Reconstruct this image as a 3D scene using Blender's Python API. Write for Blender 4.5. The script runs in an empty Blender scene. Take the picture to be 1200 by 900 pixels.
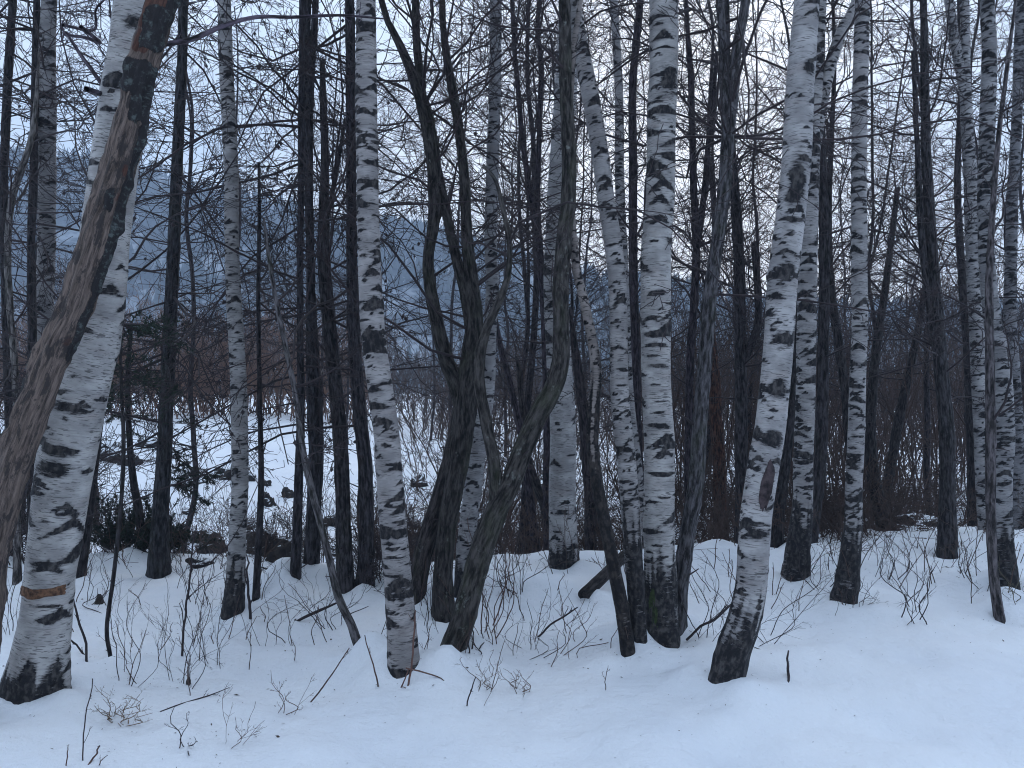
import bpy, math
import numpy as np

R = math.radians
C = bpy.context.scene.collection
rng = np.random.default_rng(11)

# ------------------------------------------------------------------ camera constants (level phone camera, 1.6 m above the snow)
F, CX, CY, CZ = 950.0, 600.0, 450.0, 1.6


def pt(px, py, Y):
    return np.array([(px - CX) / F * Y, Y, CZ - (py - CY) / F * Y])


# ------------------------------------------------------------------ value noise
_T = np.random.default_rng(3).random((32, 32, 32))


def vnoise(p):
    p = np.asarray(p, float)
    i = np.floor(p).astype(int)
    f = p - i
    f = f * f * (3 - 2 * f)
    i0, i1 = i % 32, (i + 1) % 32
    x0, y0, z0 = i0[..., 0], i0[..., 1], i0[..., 2]
    x1, y1, z1 = i1[..., 0], i1[..., 1], i1[..., 2]
    fx, fy, fz = f[..., 0], f[..., 1], f[..., 2]
    a = _T[x0, y0, z0] * (1 - fx) + _T[x1, y0, z0] * fx
    b = _T[x0, y1, z0] * (1 - fx) + _T[x1, y1, z0] * fx
    c = _T[x0, y0, z1] * (1 - fx) + _T[x1, y0, z1] * fx
    d = _T[x0, y1, z1] * (1 - fx) + _T[x1, y1, z1] * fx
    return (a * (1 - fy) + b * fy) * (1 - fz) + (c * (1 - fy) + d * fy) * fz


def fbm(p, o=3):
    p = np.asarray(p, float)
    s, a, t = 0, 1.0, 0
    for k in range(o):
        s = s + a * vnoise(p * 2 ** k + 7.3 * k)
        t += a
        a *= .5
    return s / t - .5


def n2(x, y, sc, o=2, seed=0.0):
    x, y = np.broadcast_arrays(np.asarray(x, float), np.asarray(y, float))
    return fbm(np.stack([x * sc + seed, y * sc + seed * .37, np.full(x.shape, seed * 1.7 + .31)], -1), o)


def sstep(t):
    t = np.clip(t, 0, 1)
    return t * t * (3 - 2 * t)


MOUNDS = []          # (x, y, radius, height): snow heaped round trunks, hummocks


def ground(x, y):
    x = np.asarray(x, float)
    y = np.asarray(y, float)
    right = sstep((x - 0.6) / 2.6)
    edge = 7.25 + 1.0 * sstep((x - 2.4) / 2.0) + 0.55 * n2(x, y * .2, .9, 2, 4.0)
    z = 0.065 * n2(x, y, 3.4, 3, 14.0) + 0.16 * n2(x, y, .55, 2, 1.0) + 0.075 * n2(x, y, 1.9, 3, 2.0) + 0.022 * n2(x, y, 7.0, 2, 9.0)
    z = z + 0.10 * np.exp(-((y - edge + .25) / .45) ** 2) * (0.25 + 1.6 * np.clip(n2(x, y, 1.6, 2, 5.0) + .25, 0, 1))
    drop = sstep((y - edge) / 3.4)
    back = -1.35 * (1 - right) - 0.55 * right
    crest = 0.5 - .85 * sstep((x + 8) / 6)
    back = back + (crest + 1.35) * (1 - right) * sstep((y - 9.5) / 17) * (1 - .35 * sstep((y - 27) / 25)) - .45 * right * sstep((y - 14) / 20)
    rough = (0.40 * n2(x, y, .45, 3, 6.0) + .75 * np.maximum(n2(x, y, 1.1, 3, 16.0), 0) * (y < 60)) * sstep((y - 9) / 3)
    z = z * (1 - drop * .7) + drop * back + rough * (.6 + .4 * right)
    for (mx, my, mr, mh) in MOUNDS:
        z = z + mh * np.exp(-((x - mx) ** 2 + (y - my) ** 2) / (mr * mr))
    return z


def hit(px, py):
    ys = np.linspace(2.2, 90, 9000)
    x = (px - CX) / F * ys
    z = CZ - (py - CY) / F * ys
    k = np.argmax(z <= ground(x, ys))
    return float(ys[k]) if k > 0 else 8.0


def gz(x, y):
    return float(ground(np.array([x]), np.array([y]))[0])


for (px, py, r, h) in [(592, 690, .28, .13), (470, 805, .35, .04), (45, 812, .45, .08), (770, 752, .40, .12), (860, 800, .4, .06),
                       (850, 668, .25, .12), (815, 675, .3, .08), (1150, 655, .7, .14), (520, 770, .3, .06), (700, 730, .4, -.05),
                       (330, 800, .6, -.06), (1010, 705, .4, .07), (1190, 690, .4, .1), (985, 665, .3, .08), (640, 690, .3, .1),
                       (500, 745, .22, .09), (900, 770, .4, .08), (70, 690, .5, .1), (200, 700, .6, .07), (950, 690, .3, .08)]:
    y = 1.6 * F / (py - CY)
    MOUNDS.append(((px - CX) / F * y, y, r, h))


# ------------------------------------------------------------------ mesh builder
class MB:
    def __init__(s):
        s.v, s.q, s.t, s.n, s.at = [], [], [], 0, {}

    def add(s, v, q=None, t=None, **at):
        v = np.asarray(v, float).reshape(-1, 3)
        if q is not None and len(q):
            s.q.append(np.asarray(q) + s.n)
        if t is not None and len(t):
            s.t.append(np.asarray(t) + s.n)
        s.v.append(v)
        for k, a in at.items():
            s.at.setdefault(k, []).append(np.asarray(a, np.float32))
        s.n += len(v)

    def build(s, name, mat, parent=None, origin=(0, 0, 0), color=None):
        me = bpy.data.meshes.new(name)
        v = np.concatenate(s.v) - np.asarray(origin, float)
        q = np.concatenate(s.q) if s.q else np.zeros((0, 4), int)
        t = np.concatenate(s.t) if s.t else np.zeros((0, 3), int)
        me.vertices.add(len(v))
        me.vertices.foreach_set('co', v.astype(np.float32).ravel())
        nl = q.size + t.size
        me.loops.add(nl)
        me.polygons.add(len(q) + len(t))
        me.loops.foreach_set('vertex_index', np.concatenate([q.ravel(), t.ravel()]).astype(np.int32))
        st = np.concatenate([np.arange(len(q)) * 4, q.size + np.arange(len(t)) * 3]).astype(np.int32)
        me.polygons.foreach_set('loop_start', st)
        me.polygons.foreach_set('use_smooth', np.ones(len(q) + len(t), bool))
        me.update(calc_edges=True)
        for k, a in s.at.items():
            a = np.concatenate(a)
            if a.ndim == 2:
                A = me.attributes.new(k, 'FLOAT_VECTOR', 'POINT')
                A.data.foreach_set('vector', a.ravel())
            else:
                A = me.attributes.new(k, 'FLOAT', 'POINT')
                A.data.foreach_set('value', a)
        me.materials.append(mat)
        o = bpy.data.objects.new(name, me)
        C.objects.link(o)
        if parent is not None:
            o.parent = parent
        else:
            o.location = origin
        if color is not None:
            o.color = color
        return o


def nrm(a):
    return a / np.maximum(np.linalg.norm(a, axis=-1, keepdims=True), 1e-9)


def tubes(mb, P, rad, sides=3):
    """N branches of K points each, added as thin tubes."""
    N, K, _ = P.shape
    if N == 0:
        return
    T = np.empty_like(P)
    T[:, 1:-1] = P[:, 2:] - P[:, :-2]
    T[:, 0] = P[:, 1] - P[:, 0]
    T[:, -1] = P[:, -1] - P[:, -2]
    T = nrm(T)
    ch = nrm(P[:, -1] - P[:, 0])
    ref = np.where(np.abs(ch[:, 2:3]) > .8, np.array([[1., 0, 0]]), np.array([[0., 0, 1]]))
    ref = np.repeat(ref[:, None], K, 1)
    e1 = nrm(ref - (ref * T).sum(-1, keepdims=True) * T)
    e2 = np.cross(T, e1)
    a = np.arange(sides) * 2 * math.pi / sides
    V = P[:, :, None] + rad[:, :, None, None] * (np.cos(a)[None, None, :, None] * e1[:, :, None] + np.sin(a)[None, None, :, None] * e2[:, :, None])
    idx = np.arange(N * K * sides).reshape(N, K, sides)
    i0, i1 = idx[:, :-1], idx[:, 1:]
    q = np.stack([i0, np.roll(i0, -1, 2), np.roll(i1, -1, 2), i1], -1).reshape(-1, 4)
    mb.add(V.reshape(-1, 3), q)


def grow(st, d, L, K, wob, trop, g=rng):
    N = len(st)
    P = np.empty((N, K, 3))
    P[:, 0] = st
    d = nrm(np.array(d, float))
    step = (np.asarray(L) / (K - 1))[:, None]
    for k in range(1, K):
        d = nrm(d + g.normal(0, wob, (N, 3)) + np.array([0, 0, trop]))
        P[:, k] = P[:, k - 1] + d * step
    return P


def sprout(P, rad, L, n, ratio, ang, flat=.6, t0=.15, g=rng):
    N, K, _ = P.shape
    pi = np.repeat(np.arange(N), n)
    M = len(pi)
    t = g.uniform(t0, 1.0, M) * (K - 1)
    i = np.minimum(t.astype(int), K - 2)
    f = (t - i)[:, None]
    pos = P[pi, i] * (1 - f) + P[pi, i + 1] * f
    tan = nrm(P[pi, i + 1] - P[pi, i])
    r = g.normal(0, 1, (M, 3))
    r[:, 2] *= flat
    r = nrm(r - (r * tan).sum(-1, keepdims=True) * tan)
    a = g.uniform(ang[0], ang[1], M)[:, None]
    d = np.cos(a) * tan + np.sin(a) * r
    ln = L[pi] * ratio * (1.15 - .75 * t / (K - 1)) * g.uniform(.55, 1.35, M)
    rr = (rad[pi, i] * (1 - f[:, 0]) + rad[pi, i + 1] * f[:, 0])
    return pos, d, ln, rr


def spray(mb, st, d, L, r0, levels, rmin=.0023, K0=9, wob=.13, trop=.02, flat=.6, g=rng, sides=(5, 3, 3, 3), tip=.25, collect=None):
    """recursive bare branches: levels = [(children, length ratio, (angle range), K, wobble, tropism), ...]"""
    st = np.asarray(st, float)
    L = np.asarray(L, float)
    r0 = np.asarray(r0, float)
    P = grow(st, d, L, K0, wob, trop, g)
    rad = np.maximum(r0[:, None] * np.linspace(1, tip, K0)[None], rmin)
    tubes(mb, P, rad, sides[0])
    for li, (n, ratio, ang, K, w, tr) in enumerate(levels):
        s, dd, ln, rr = sprout(P, rad, L, n, ratio, ang, flat, g=g)
        P = grow(s, dd, ln, K, w, tr, g)
        L = ln
        r1 = np.maximum(rr * .62, rmin)
        rad = np.maximum(r1[:, None] * np.linspace(1, .45, K)[None], rmin)
        tubes(mb, P, rad, sides[min(li + 1, 3)])
        if collect is not None and li == len(levels) - 1:
            collect.append(P)
    return P


def catmull(A, n):
    """A: (m, c) control rows -> n rows, Catmull-Rom, about even spacing"""
    A = np.asarray(A, float)
    P = np.vstack([2 * A[0] - A[1], A, 2 * A[-1] - A[-2]])
    m = len(A)
    seg = np.linalg.norm(np.diff(A[:, :3], axis=0), axis=1)
    cum = np.concatenate([[0], np.cumsum(seg)])
    u = np.interp(np.linspace(0, cum[-1], n), cum, np.arange(m))
    i = np.minimum(u.astype(int), m - 2)
    t = (u - i)[:, None]
    p0, p1, p2, p3 = P[i], P[i + 1], P[i + 2], P[i + 3]
    return .5 * (2 * p1 + (p2 - p0) * t + (2 * p0 - 5 * p1 + 4 * p2 - p3) * t ** 2 + (3 * p1 - p0 - 3 * p2 + p3) * t ** 3)


# ------------------------------------------------------------------ materials
def newmat(name):
    m = bpy.data.materials.new(name)
    m.use_nodes = True
    nt = m.node_tree
    nt.nodes.clear()
    out = nt.nodes.new('ShaderNodeOutputMaterial')
    b = nt.nodes.new('ShaderNodeBsdfPrincipled')
    nt.links.new(b.outputs[0], out.inputs['Surface'])
    b.inputs['Specular IOR Level'].default_value = .25
    return m, nt, b


class N:
    def __init__(s, nt):
        s.nt = nt

    def new(s, t, **kw):
        n = s.nt.nodes.new(t)
        for k, v in kw.items():
            setattr(n, k, v)
        return n

    def put(s, i, v):
        if hasattr(v, 'is_output') or isinstance(v, bpy.types.NodeSocket):
            s.nt.links.new(v, i)
        else:
            i.default_value = v

    def math(s, op, a, b=0.0, clamp=False):
        n = s.new('ShaderNodeMath', operation=op, use_clamp=clamp)
        s.put(n.inputs[0], a)
        s.put(n.inputs[1], b)
        return n.outputs[0]

    def noise(s, vec, scale, detail=4, rough=.55):
        n = s.new('ShaderNodeTexNoise')
        s.put(n.inputs['Vector'], vec)
        n.inputs['Scale'].default_value = scale
        n.inputs['Detail'].default_value = detail
        n.inputs['Roughness'].default_value = rough
        return n.outputs['Fac']

    def map(s, vec, sc, loc=(0, 0, 0)):
        n = s.new('ShaderNodeMapping')
        s.put(n.inputs['Vector'], vec)
        n.inputs['Scale'].default_value = sc
        n.inputs['Location'].default_value = loc
        return n.outputs[0]

    def ss(s, v, a, b):
        n = s.new('ShaderNodeMapRange', interpolation_type='SMOOTHSTEP')
        s.put(n.inputs['Value'], v)
        n.inputs['From Min'].default_value = a
        n.inputs['From Max'].default_value = b
        return n.outputs['Result']

    def mix(s, f, a, b, t='MIX'):
        n = s.new('ShaderNodeMix', data_type='RGBA', blend_type=t)
        s.put(n.inputs['Factor'], f)
        s.put(n.inputs['A'] if False else n.inputs[6], a if not isinstance(a, tuple) else (*a, 1)[:4])
        s.put(n.inputs[7], b if not isinstance(b, tuple) else (*b, 1)[:4])
        return n.outputs[2]

    def attr(s, name, out='Vector'):
        n = s.new('ShaderNodeAttribute')
        n.attribute_name = name
        return n.outputs[out]

    def bump(s, h, strength, dist):
        n = s.new('ShaderNodeBump')
        s.put(n.inputs['Height'], h)
        n.inputs['Strength'].default_value = strength
        n.inputs['Distance'].default_value = dist
        return n.outputs[0]


def mat_birch():
    m, nt, b = newmat('birch_bark')
    k = N(nt)
    bk = k.attr('bk')
    mark = k.attr('mark', 'Fac')
    info = k.new('ShaderNodeObjectInfo')
    # slow patches of grey / pinkish tone
    tone = k.ss(k.noise(k.map(bk, (3, 3, 5)), 2.2, 4), .3, .72)
    col = k.mix(tone, (.265, .255, .25), (.49, .475, .46))
    pink = k.ss(k.noise(k.map(bk, (4, 4, 11), (3, 1, 7)), 1.6, 3), .5, .75)
    col = k.mix(k.math('MULTIPLY', pink, .45), col, (.36, .315, .295))
    # fine horizontal papery streaks
    st = k.noise(k.map(bk, (7, 7, 95), (5, 0, 2)), 1.0, 3)
    col = k.mix(k.math('MULTIPLY', k.ss(st, .52, .68), .32), col, (.19, .185, .19))
    # short dark lenticels
    ln = k.noise(k.map(bk, (20, 20, 165), (1, 9, 4)), 1.0, 2)
    lf = k.ss(ln, .565, .62)
    gate = k.ss(k.noise(k.map(bk, (2.5, 2.5, 6), (8, 2, 2)), 1.5, 2), .3, .55)
    col = k.mix(k.math('MULTIPLY', k.math('MULTIPLY', lf, gate), .8), col, (.075, .07, .07))
    # old branch scars and black plates, torn edge
    edge = k.noise(k.map(bk, (17, 17, 75)), 1.0, 5, .7)
    mk = k.math('ADD', mark, k.math('MULTIPLY', k.math('SUBTRACT', edge, .5), 1.5))
    mf = k.ss(mk, .42, .56)
    halo = k.ss(mk, .08, .5)
    col = k.mix(k.math('MULTIPLY', halo, .6), col, (.13, .125, .13))
    blk = k.mix(k.ss(k.noise(k.map(bk, (30, 30, 18)), 1.4, 4), .42, .7), (.013, .013, .016), (.085, .078, .075))
    col = k.mix(mf, col, blk)
    # the object colour tints the whole trunk, tree by tree
    col = k.mix(1.0, col, info.outputs['Color'], 'MULTIPLY')
    nt.links.new(col, b.inputs['Base Color'])
    b.inputs['Roughness'].default_value = .75
    h = k.math('ADD', k.math('MULTIPLY', st, .5), k.math('MULTIPLY', mf, k.math('ADD', .25, k.noise(k.map(bk, (40, 40, 22)), 1.4, 4))))
    nt.links.new(k.bump(h, .8, .012), b.inputs['Normal'])
    return m


def mat_bark():
    m, nt, b = newmat('dark_bark')
    k = N(nt)
    bk = k.attr('bk')
    info = k.new('ShaderNodeObjectInfo')
    rid = k.noise(k.map(bk, (46, 46, 11)), 1.0, 5, .62)
    plate = k.noise(k.map(bk, (16, 16, 6), (4, 4, 4)), 1.0, 4)
    v = k.math('ADD', .12, k.math('MULTIPLY', k.ss(rid, .36, .68), 1.5))
    cc = k.new('ShaderNodeCombineColor')
    for i in range(3):
        k.put(cc.inputs[i], v)
    col = k.mix(1.0, info.outputs['Color'], cc.outputs[0], 'MULTIPLY')
    col = k.mix(k.math('MULTIPLY', k.ss(plate, .5, .7), .24), col, (.085, .076, .072))
    lic = k.noise(k.map(bk, (15, 15, 13), (9, 3, 1)), 1.0, 5, .7)
    th = k.math('SUBTRACT', .75, k.math('MULTIPLY', info.outputs['Alpha'], .30))
    lf = k.math('MULTIPLY', k.math('SUBTRACT', lic, th), 9.0, True)
    col = k.mix(k.math('MULTIPLY', lf, .85), col, (.23, .25, .23))
    mos = k.noise(k.map(bk, (7, 7, 4), (2, 8, 1)), 1.0, 4, .6)
    mf = k.math('MULTIPLY', k.math('MULTIPLY', k.math('SUBTRACT', mos, .5), 6.0, True), info.outputs['Alpha'])
    col = k.mix(k.math('MULTIPLY', mf, .7), col, (.05, .062, .028))
    nt.links.new(col, b.inputs['Base Color'])
    b.inputs['Roughness'].default_value = .85
    nt.links.new(k.bump(k.math('ADD', rid, plate), 1.0, .035), b.inputs['Normal'])
    return m


def mat_twig():
    m, nt, b = newmat('twig_bark')
    k = N(nt)
    info = k.new('ShaderNodeObjectInfo')
    geo = k.new('ShaderNodeNewGeometry')
    f = k.noise(geo.outputs['Position'], 3.0, 3)
    col = k.mix(k.ss(f, .35, .7), info.outputs['Color'], k.mix(1.0, info.outputs['Color'], (1.5, 1.35, 1.3), 'MULTIPLY'))
    nt.links.new(col, b.inputs['Base Color'])
    b.inputs['Roughness'].default_value = .7
    return m


def mat_snag():
    m, nt, b = newmat('weathered_wood')
    k = N(nt)
    bk = k.attr('bk')
    bark = k.attr('mark', 'Fac')
    red = k.attr('red', 'Fac')
    g = k.noise(k.map(bk, (75, 75, 8)), 1.0, 6, .7)
    g2 = k.noise(k.map(bk, (24, 24, 5), (2, 5, 1)), 1.0, 4)
    col = k.mix(k.ss(g, .32, .68), (.028, .021, .019), (.225, .17, .145))
    col = k.mix(k.math('MULTIPLY', k.ss(g2, .5, .66), .55), col, (.13, .098, .08))
    col = k.mix(k.math('MULTIPLY', k.ss(k.noise(k.map(bk, (24, 24, 8), (7, 1, 3)), 1.0, 6, .7), .50, .58), .9), col, (.035, .03, .03))
    rr = k.math('ADD', red, k.math('MULTIPLY', k.math('SUBTRACT', k.noise(k.map(bk, (16, 16, 12)), 1.0, 4), .5), .9))
    col = k.mix(k.math('MULTIPLY', k.ss(rr, .45, .6), .85), col, k.mix(k.ss(g, .35, .65), (.045, .018, .014), (.11, .045, .03)))
    bb = k.math('ADD', bark, k.math('MULTIPLY', k.math('SUBTRACT', k.noise(k.map(bk, (22, 22, 17)), 1.0, 5, .65), .5), 1.0))
    bf = k.ss(bb, .45, .55)
    lic = k.ss(k.noise(k.map(bk, (26, 26, 26), (3, 2, 8)), 1.0, 5, .7), .50, .66)
    bc = k.mix(k.math('MULTIPLY', lic, .7), (.022, .02, .022), (.12, .145, .14))
    col = k.mix(bf, col, bc)
    nt.links.new(col, b.inputs['Base Color'])
    b.inputs['Roughness'].default_value = .8
    h = k.math('ADD', k.math('ADD', g, k.math('MULTIPLY', g2, .7)), k.math('MULTIPLY', bf, .9))
    nt.links.new(k.bump(h, .9, .012), b.inputs['Normal'])
    return m


def mat_snow():
    m, nt, b = newmat('snow')
    k = N(nt)
    geo = k.new('ShaderNodeNewGeometry')
    p = geo.outputs['Position']
    big = k.noise(p, .9, 4)
    col = k.mix(k.ss(big, .3, .7), (.79, .82, .86), (.86, .88, .90))
    # bits of bark and needles dropped on the snow
    vo = k.new('ShaderNodeTexVoronoi', feature='F1')
    k.put(vo.inputs['Vector'], p)
    vo.inputs['Scale'].default_value = 9.0
    rs = k.new('ShaderNodeSeparateColor')
    k.put(rs.inputs[0], vo.outputs['Color'])
    big_ok = k.math('GREATER_THAN', rs.outputs[0], .90)
    dot = k.math('LESS_THAN', k.math('ADD', vo.outputs['Distance'], k.math('MULTIPLY', k.noise(p, 60, 2), .06)), .066)
    spots = k.math('MULTIPLY', dot, big_ok)
    col = k.mix(k.math('MULTIPLY', spots, .75), col, (.16, .13, .12))
    nt.links.new(col, b.inputs['Base Color'])
    b.inputs['Roughness'].default_value = .7
    h = k.math('ADD', k.math('MULTIPLY', k.noise(p, 7, 5, .6), 1.0), k.math('MULTIPLY', k.noise(p, 70, 3, .6), .12))
    nt.links.new(k.bump(h, .8, .04), b.inputs['Normal'])
    return m


def mat_rock():
    m, nt, b = newmat('rock')
    k = N(nt)
    geo = k.new('ShaderNodeNewGeometry')
    p = geo.outputs['Position']
    nz = k.new('ShaderNodeSeparateXYZ')
    k.put(nz.inputs[0], geo.outputs['True Normal'])
    info = k.new('ShaderNodeObjectInfo')
    n = k.noise(p, 6, 5, .6)
    col = k.mix(k.ss(n, .3, .7), (.012, .011, .012), (.05, .042, .037))
    s = k.math('ADD', nz.outputs[2], k.math('MULTIPLY', k.math('SUBTRACT', n, .5), .9))
    s = k.math('ADD', s, k.math('SUBTRACT', info.outputs['Alpha'], 1.0))
    col = k.mix(k.ss(s, .62, .75), col, (.82, .85, .88))
    nt.links.new(col, b.inputs['Base Color'])
    b.inputs['Roughness'].default_value = .85
    nt.links.new(k.bump(n, .8, .06), b.inputs['Normal'])
    return m


def mat_plain(name, c1, c2, sc=4.0, rough=.8):
    m, nt, b = newmat(name)
    k = N(nt)
    geo = k.new('ShaderNodeNewGeometry')
    col = k.mix(k.ss(k.noise(geo.outputs['Position'], sc, 4), .3, .7), c1, c2)
    nt.links.new(col, b.inputs['Base Color'])
    b.inputs['Roughness'].default_value = rough
    return m


def mat_hill():
    m, nt, b = newmat('wooded_slope')
    k = N(nt)
    geo = k.new('ShaderNodeNewGeometry')
    p = geo.outputs['Position']
    a = k.noise(k.map(p, (1, 1, 1.8)), .035, 6, .62)
    c = k.noise(p, .25, 4, .6)
    f = k.ss(k.math('ADD', a, k.math('MULTIPLY', k.math('SUBTRACT', c, .5), .5)), .46, .6)
    col = k.mix(f, (.035, .045, .05), (.24, .26, .28))
    nt.links.new(col, b.inputs['Base Color'])
    b.inputs['Roughness'].default_value = .95
    return m


M_BIRCH, M_BARK, M_TWIG, M_SNAG, M_SNOW, M_ROCK, M_HILL = mat_birch(), mat_bark(), mat_twig(), mat_snag(), mat_snow(), mat_rock(), mat_hill()
M_NEEDLE = mat_plain('dark_needles', (.012, .022, .016), (.03, .045, .03), 9)
M_CONIFER = mat_plain('far_conifer', (.02, .032, .03), (.05, .065, .06), .2)
M_PEEL = mat_plain('peeled_inner_bark', (.045, .024, .016), (.20, .105, .06), 55)
M_WOUND = mat_plain('dead_wood', (.016, .012, .014), (.085, .062, .066), 30)
M_MOSS = mat_plain('green_moss', (.022, .028, .014), (.055, .085, .03), 45)
M_GRASS = mat_plain('dry_grass', (.11, .085, .06), (.22, .175, .12), 20)

DARK = (.036, .032, .036, .1)
PURP = (.050, .040, .050, 0)
GREYB = (.17, .155, .15, .25)
TW = (.030, .024, .027, 1)
TWB = (.065, .042, .033, 1)


def tag(o, label=None, cat=None, group=None, kind=None):
    if label:
        o['label'] = label
    if cat:
        o['category'] = cat
    if group:
        o['group'] = group
    if kind:
        o['kind'] = kind
    return o


def empty(name, loc, label, cat, group=None):
    o = bpy.data.objects.new(name, None)
    o.empty_display_size = .2
    C.objects.link(o)
    o.location = loc
    return tag(o, label, cat, group)


# ------------------------------------------------------------------ trunks
def stem_path(ctrl, Y, lean=0.0, g=rng, sink=.18, ext=2.6, base=True):
    """pixel polyline (x, y, width) bottom -> top at distance Y  => centreline + radius in metres.
    The stem also leans a little towards or away from the lens (lean, metres per metre of height)."""
    rows = []
    z0 = pt(ctrl[0][0], ctrl[0][1], Y)[2]
    for (px, py, w) in ctrl:
        y = Y
        for _ in range(3):
            z = CZ - (py - CY) / F * y
            y = Y + lean * (z - z0)
        p = pt(px, py, y)
        rows.append([*p, w / F * y / 2])
    rows = np.array(rows)
    if base and sink > 0:
        d = nrm(rows[1, :3] - rows[0, :3])
        rows = np.vstack([np.r_[rows[0, :3] - d * sink, rows[0, 3] * 1.08], rows])
    if ext > 0:
        d = nrm(rows[-1, :3] - rows[-2, :3])
        up = np.array([0, 0, 1.])
        p, r = rows[-1, :3], rows[-1, 3]
        for k in (1, 2, 3):
            d = nrm(d * .75 + up * .25)
            p = p + d * ext / 3
            rows = np.vstack([rows, np.r_[p, r * (1 - .22 * k)]])
    return rows


def trunk_mesh(mb, rows, ring=.03, sides=18, rough=.05, birch=None, seed=0, flare=.0, cap=False, snag=False, kf=1.0):
    g = np.random.default_rng(1000 + seed)
    seg = np.linalg.norm(np.diff(rows[:, :3], axis=0), axis=1).sum()
    n = max(8, int(seg / ring))
    S = catmull(rows, n)
    P, r = S[:, :3], np.maximum(S[:, 3], .003)
    s = np.concatenate([[0], np.cumsum(np.linalg.norm(np.diff(P, axis=0), axis=1))])
    # slight natural wander of the centreline
    w = np.stack([fbm(np.stack([s * 2.1 + seed * 3.1, s * 0 + k * 5.7, s * 0 + .5], -1), 2) for k in range(3)], -1)
    P = P + w * r[:, None] * .28 * kf
    T = np.gradient(P, axis=0)
    T = nrm(T)
    ref = np.where((np.abs(T[:, :1]) > .85), np.array([[0, 1., 0]]), np.array([[1., 0, 0]])) if False else np.tile(np.array([[1., 0, 0]]) if abs(T[n // 2, 0]) < .8 else np.array([[0, 1., 0]]), (n, 1))
    e1 = nrm(ref - (ref * T).sum(-1, keepdims=True) * T)
    e2 = np.cross(T, e1)
    th = np.arange(sides) * 2 * math.pi / sides
    TH, S2 = np.meshgrid(th, s)
    RR = np.repeat(r[:, None], sides, 1)
    bk = np.stack([RR * np.cos(TH) + seed * .37, RR * np.sin(TH) + seed * .21, S2 + seed * .53], -1)
    rmid = float(np.median(r))
    ridge = fbm(np.stack([np.cos(TH) * 2.2 + seed, np.sin(TH) * 2.2, S2 * 1.6], -1), 3)
    disp = 1 + rough * 2.2 * ridge + flare * np.exp(-np.maximum(S2 - .15, 0) / .14) * (1 + .8 * np.sin(TH * 4 + seed))
    fine = fbm(np.stack([bk[..., 0] * 45, bk[..., 1] * 45, bk[..., 2] * 14], -1), 2)
    mark = np.zeros_like(TH)
    red = np.zeros_like(TH)
    if birch is not None:
        L = s[-1]
        nm = int(L * birch.get('dens', 15) * 7.0 * (.09 / rmid) ** .35)
        szf, elong = g.uniform(.8, 1.3), g.uniform(.45, .85)
        for _ in range(nm):
            t0, s0 = g.uniform(0, 2 * math.pi), g.uniform(0, L)
            if vnoise(np.array([[s0 * 2.6 + seed, t0 * .6, seed * .7]]))[0] < g.uniform(.15, .62):
                continue
            u = RR * ((TH - t0 + math.pi) % (2 * math.pi) - math.pi)
            big = g.random()
            a = rmid * (g.uniform(.2, .5) if big < .5 else g.uniform(.5, 1.0) if big < .88 else g.uniform(1.0, 1.7)) * szf
            if g.random() < elong:
                kk, tt = g.uniform(.25, .7), a * g.uniform(.14, .30)
            else:
                kk, tt = g.uniform(-.1, .15), a * g.uniform(.07, .15)
            tt = min(max(tt, .008), .045)
            dv = S2 - s0 + kk * np.abs(u) - kk * a * .4
            q = np.sqrt((u / a) ** 2 + (dv / (tt * (1.15 - .6 * np.minimum(np.abs(u) / a, 1)))) ** 2)
            mark = np.maximum(mark, np.clip(1.5 - q, 0, 1) * g.uniform(.72, 1.0))
        hb = max(birch.get('base', .5), 0) + .15
        jag = fbm(np.stack([np.cos(TH) * 4 + seed, np.sin(TH) * 4, S2 * .6], -1), 3)
        bs = np.clip((hb * (1 + 1.3 * jag) - S2) / (.34 * hb) + .4, 0, 1) * (birch.get('base', .5) >= 0)
        patch = np.clip(.78 + 1.1 * fbm(np.stack([bk[..., 0] * 14, bk[..., 1] * 14, bk[..., 2] * 6], -1), 3), 0, 1)
        mark = np.maximum(mark, bs * patch)
        for (s0, hh) in birch.get('bands', []):
            mark = np.maximum(mark, np.clip(1.3 - np.abs(S2 - s0 - .05 * jag) / hh, 0, 1) * .8)
        for (s0, hh, t0, wd) in birch.get('plates', []):
            u = np.abs((TH - t0 + math.pi) % (2 * math.pi) - math.pi) / wd
            vv = np.abs(S2 - s0 + .25 * hh * u) / hh
            mark = np.maximum(mark, np.clip(1.25 - np.sqrt(u ** 2 + vv ** 2) + 1.1 * fbm(np.stack([bk[..., 0] * 16, bk[..., 1] * 16, bk[..., 2] * 18], -1), 3), 0, 1) * .85)
        disp = disp + .05 * mark * (1 + fine * 2.5) * .6 + np.clip(bs, 0, 1) * fine * .16
    elif snag:
        disp = disp * .86 + .36 * ridge + .30 * fine + .10 * np.abs(fbm(np.stack([np.cos(TH) * 5, np.sin(TH) * 5, S2 * .9], -1), 3))
        for (s0, s1, t0, wd, amp) in snag['bark']:
            u = np.abs((TH - t0 + math.pi) % (2 * math.pi) - math.pi)
            f = np.clip((wd - u) / .4 + .5, 0, 1) * np.clip((S2 - s0) / .06 + .5, 0, 1) * np.clip((s1 - S2) / .06 + .5, 0, 1)
            mark = np.maximum(mark, f * amp)
        for (s0, s1, t0, wd, amp) in snag['red']:
            u = np.abs((TH - t0 + math.pi) % (2 * math.pi) - math.pi)
            f = np.clip((wd - u) / .4 + .5, 0, 1) * np.clip((S2 - s0) / .04 + .5, 0, 1) * np.clip((s1 - S2) / .04 + .5, 0, 1)
            red = np.maximum(red, f * amp)
        disp = disp + mark * (.14 + .5 * fine)
    else:
        disp = disp * .94 + fine * rough * 2.6
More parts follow.
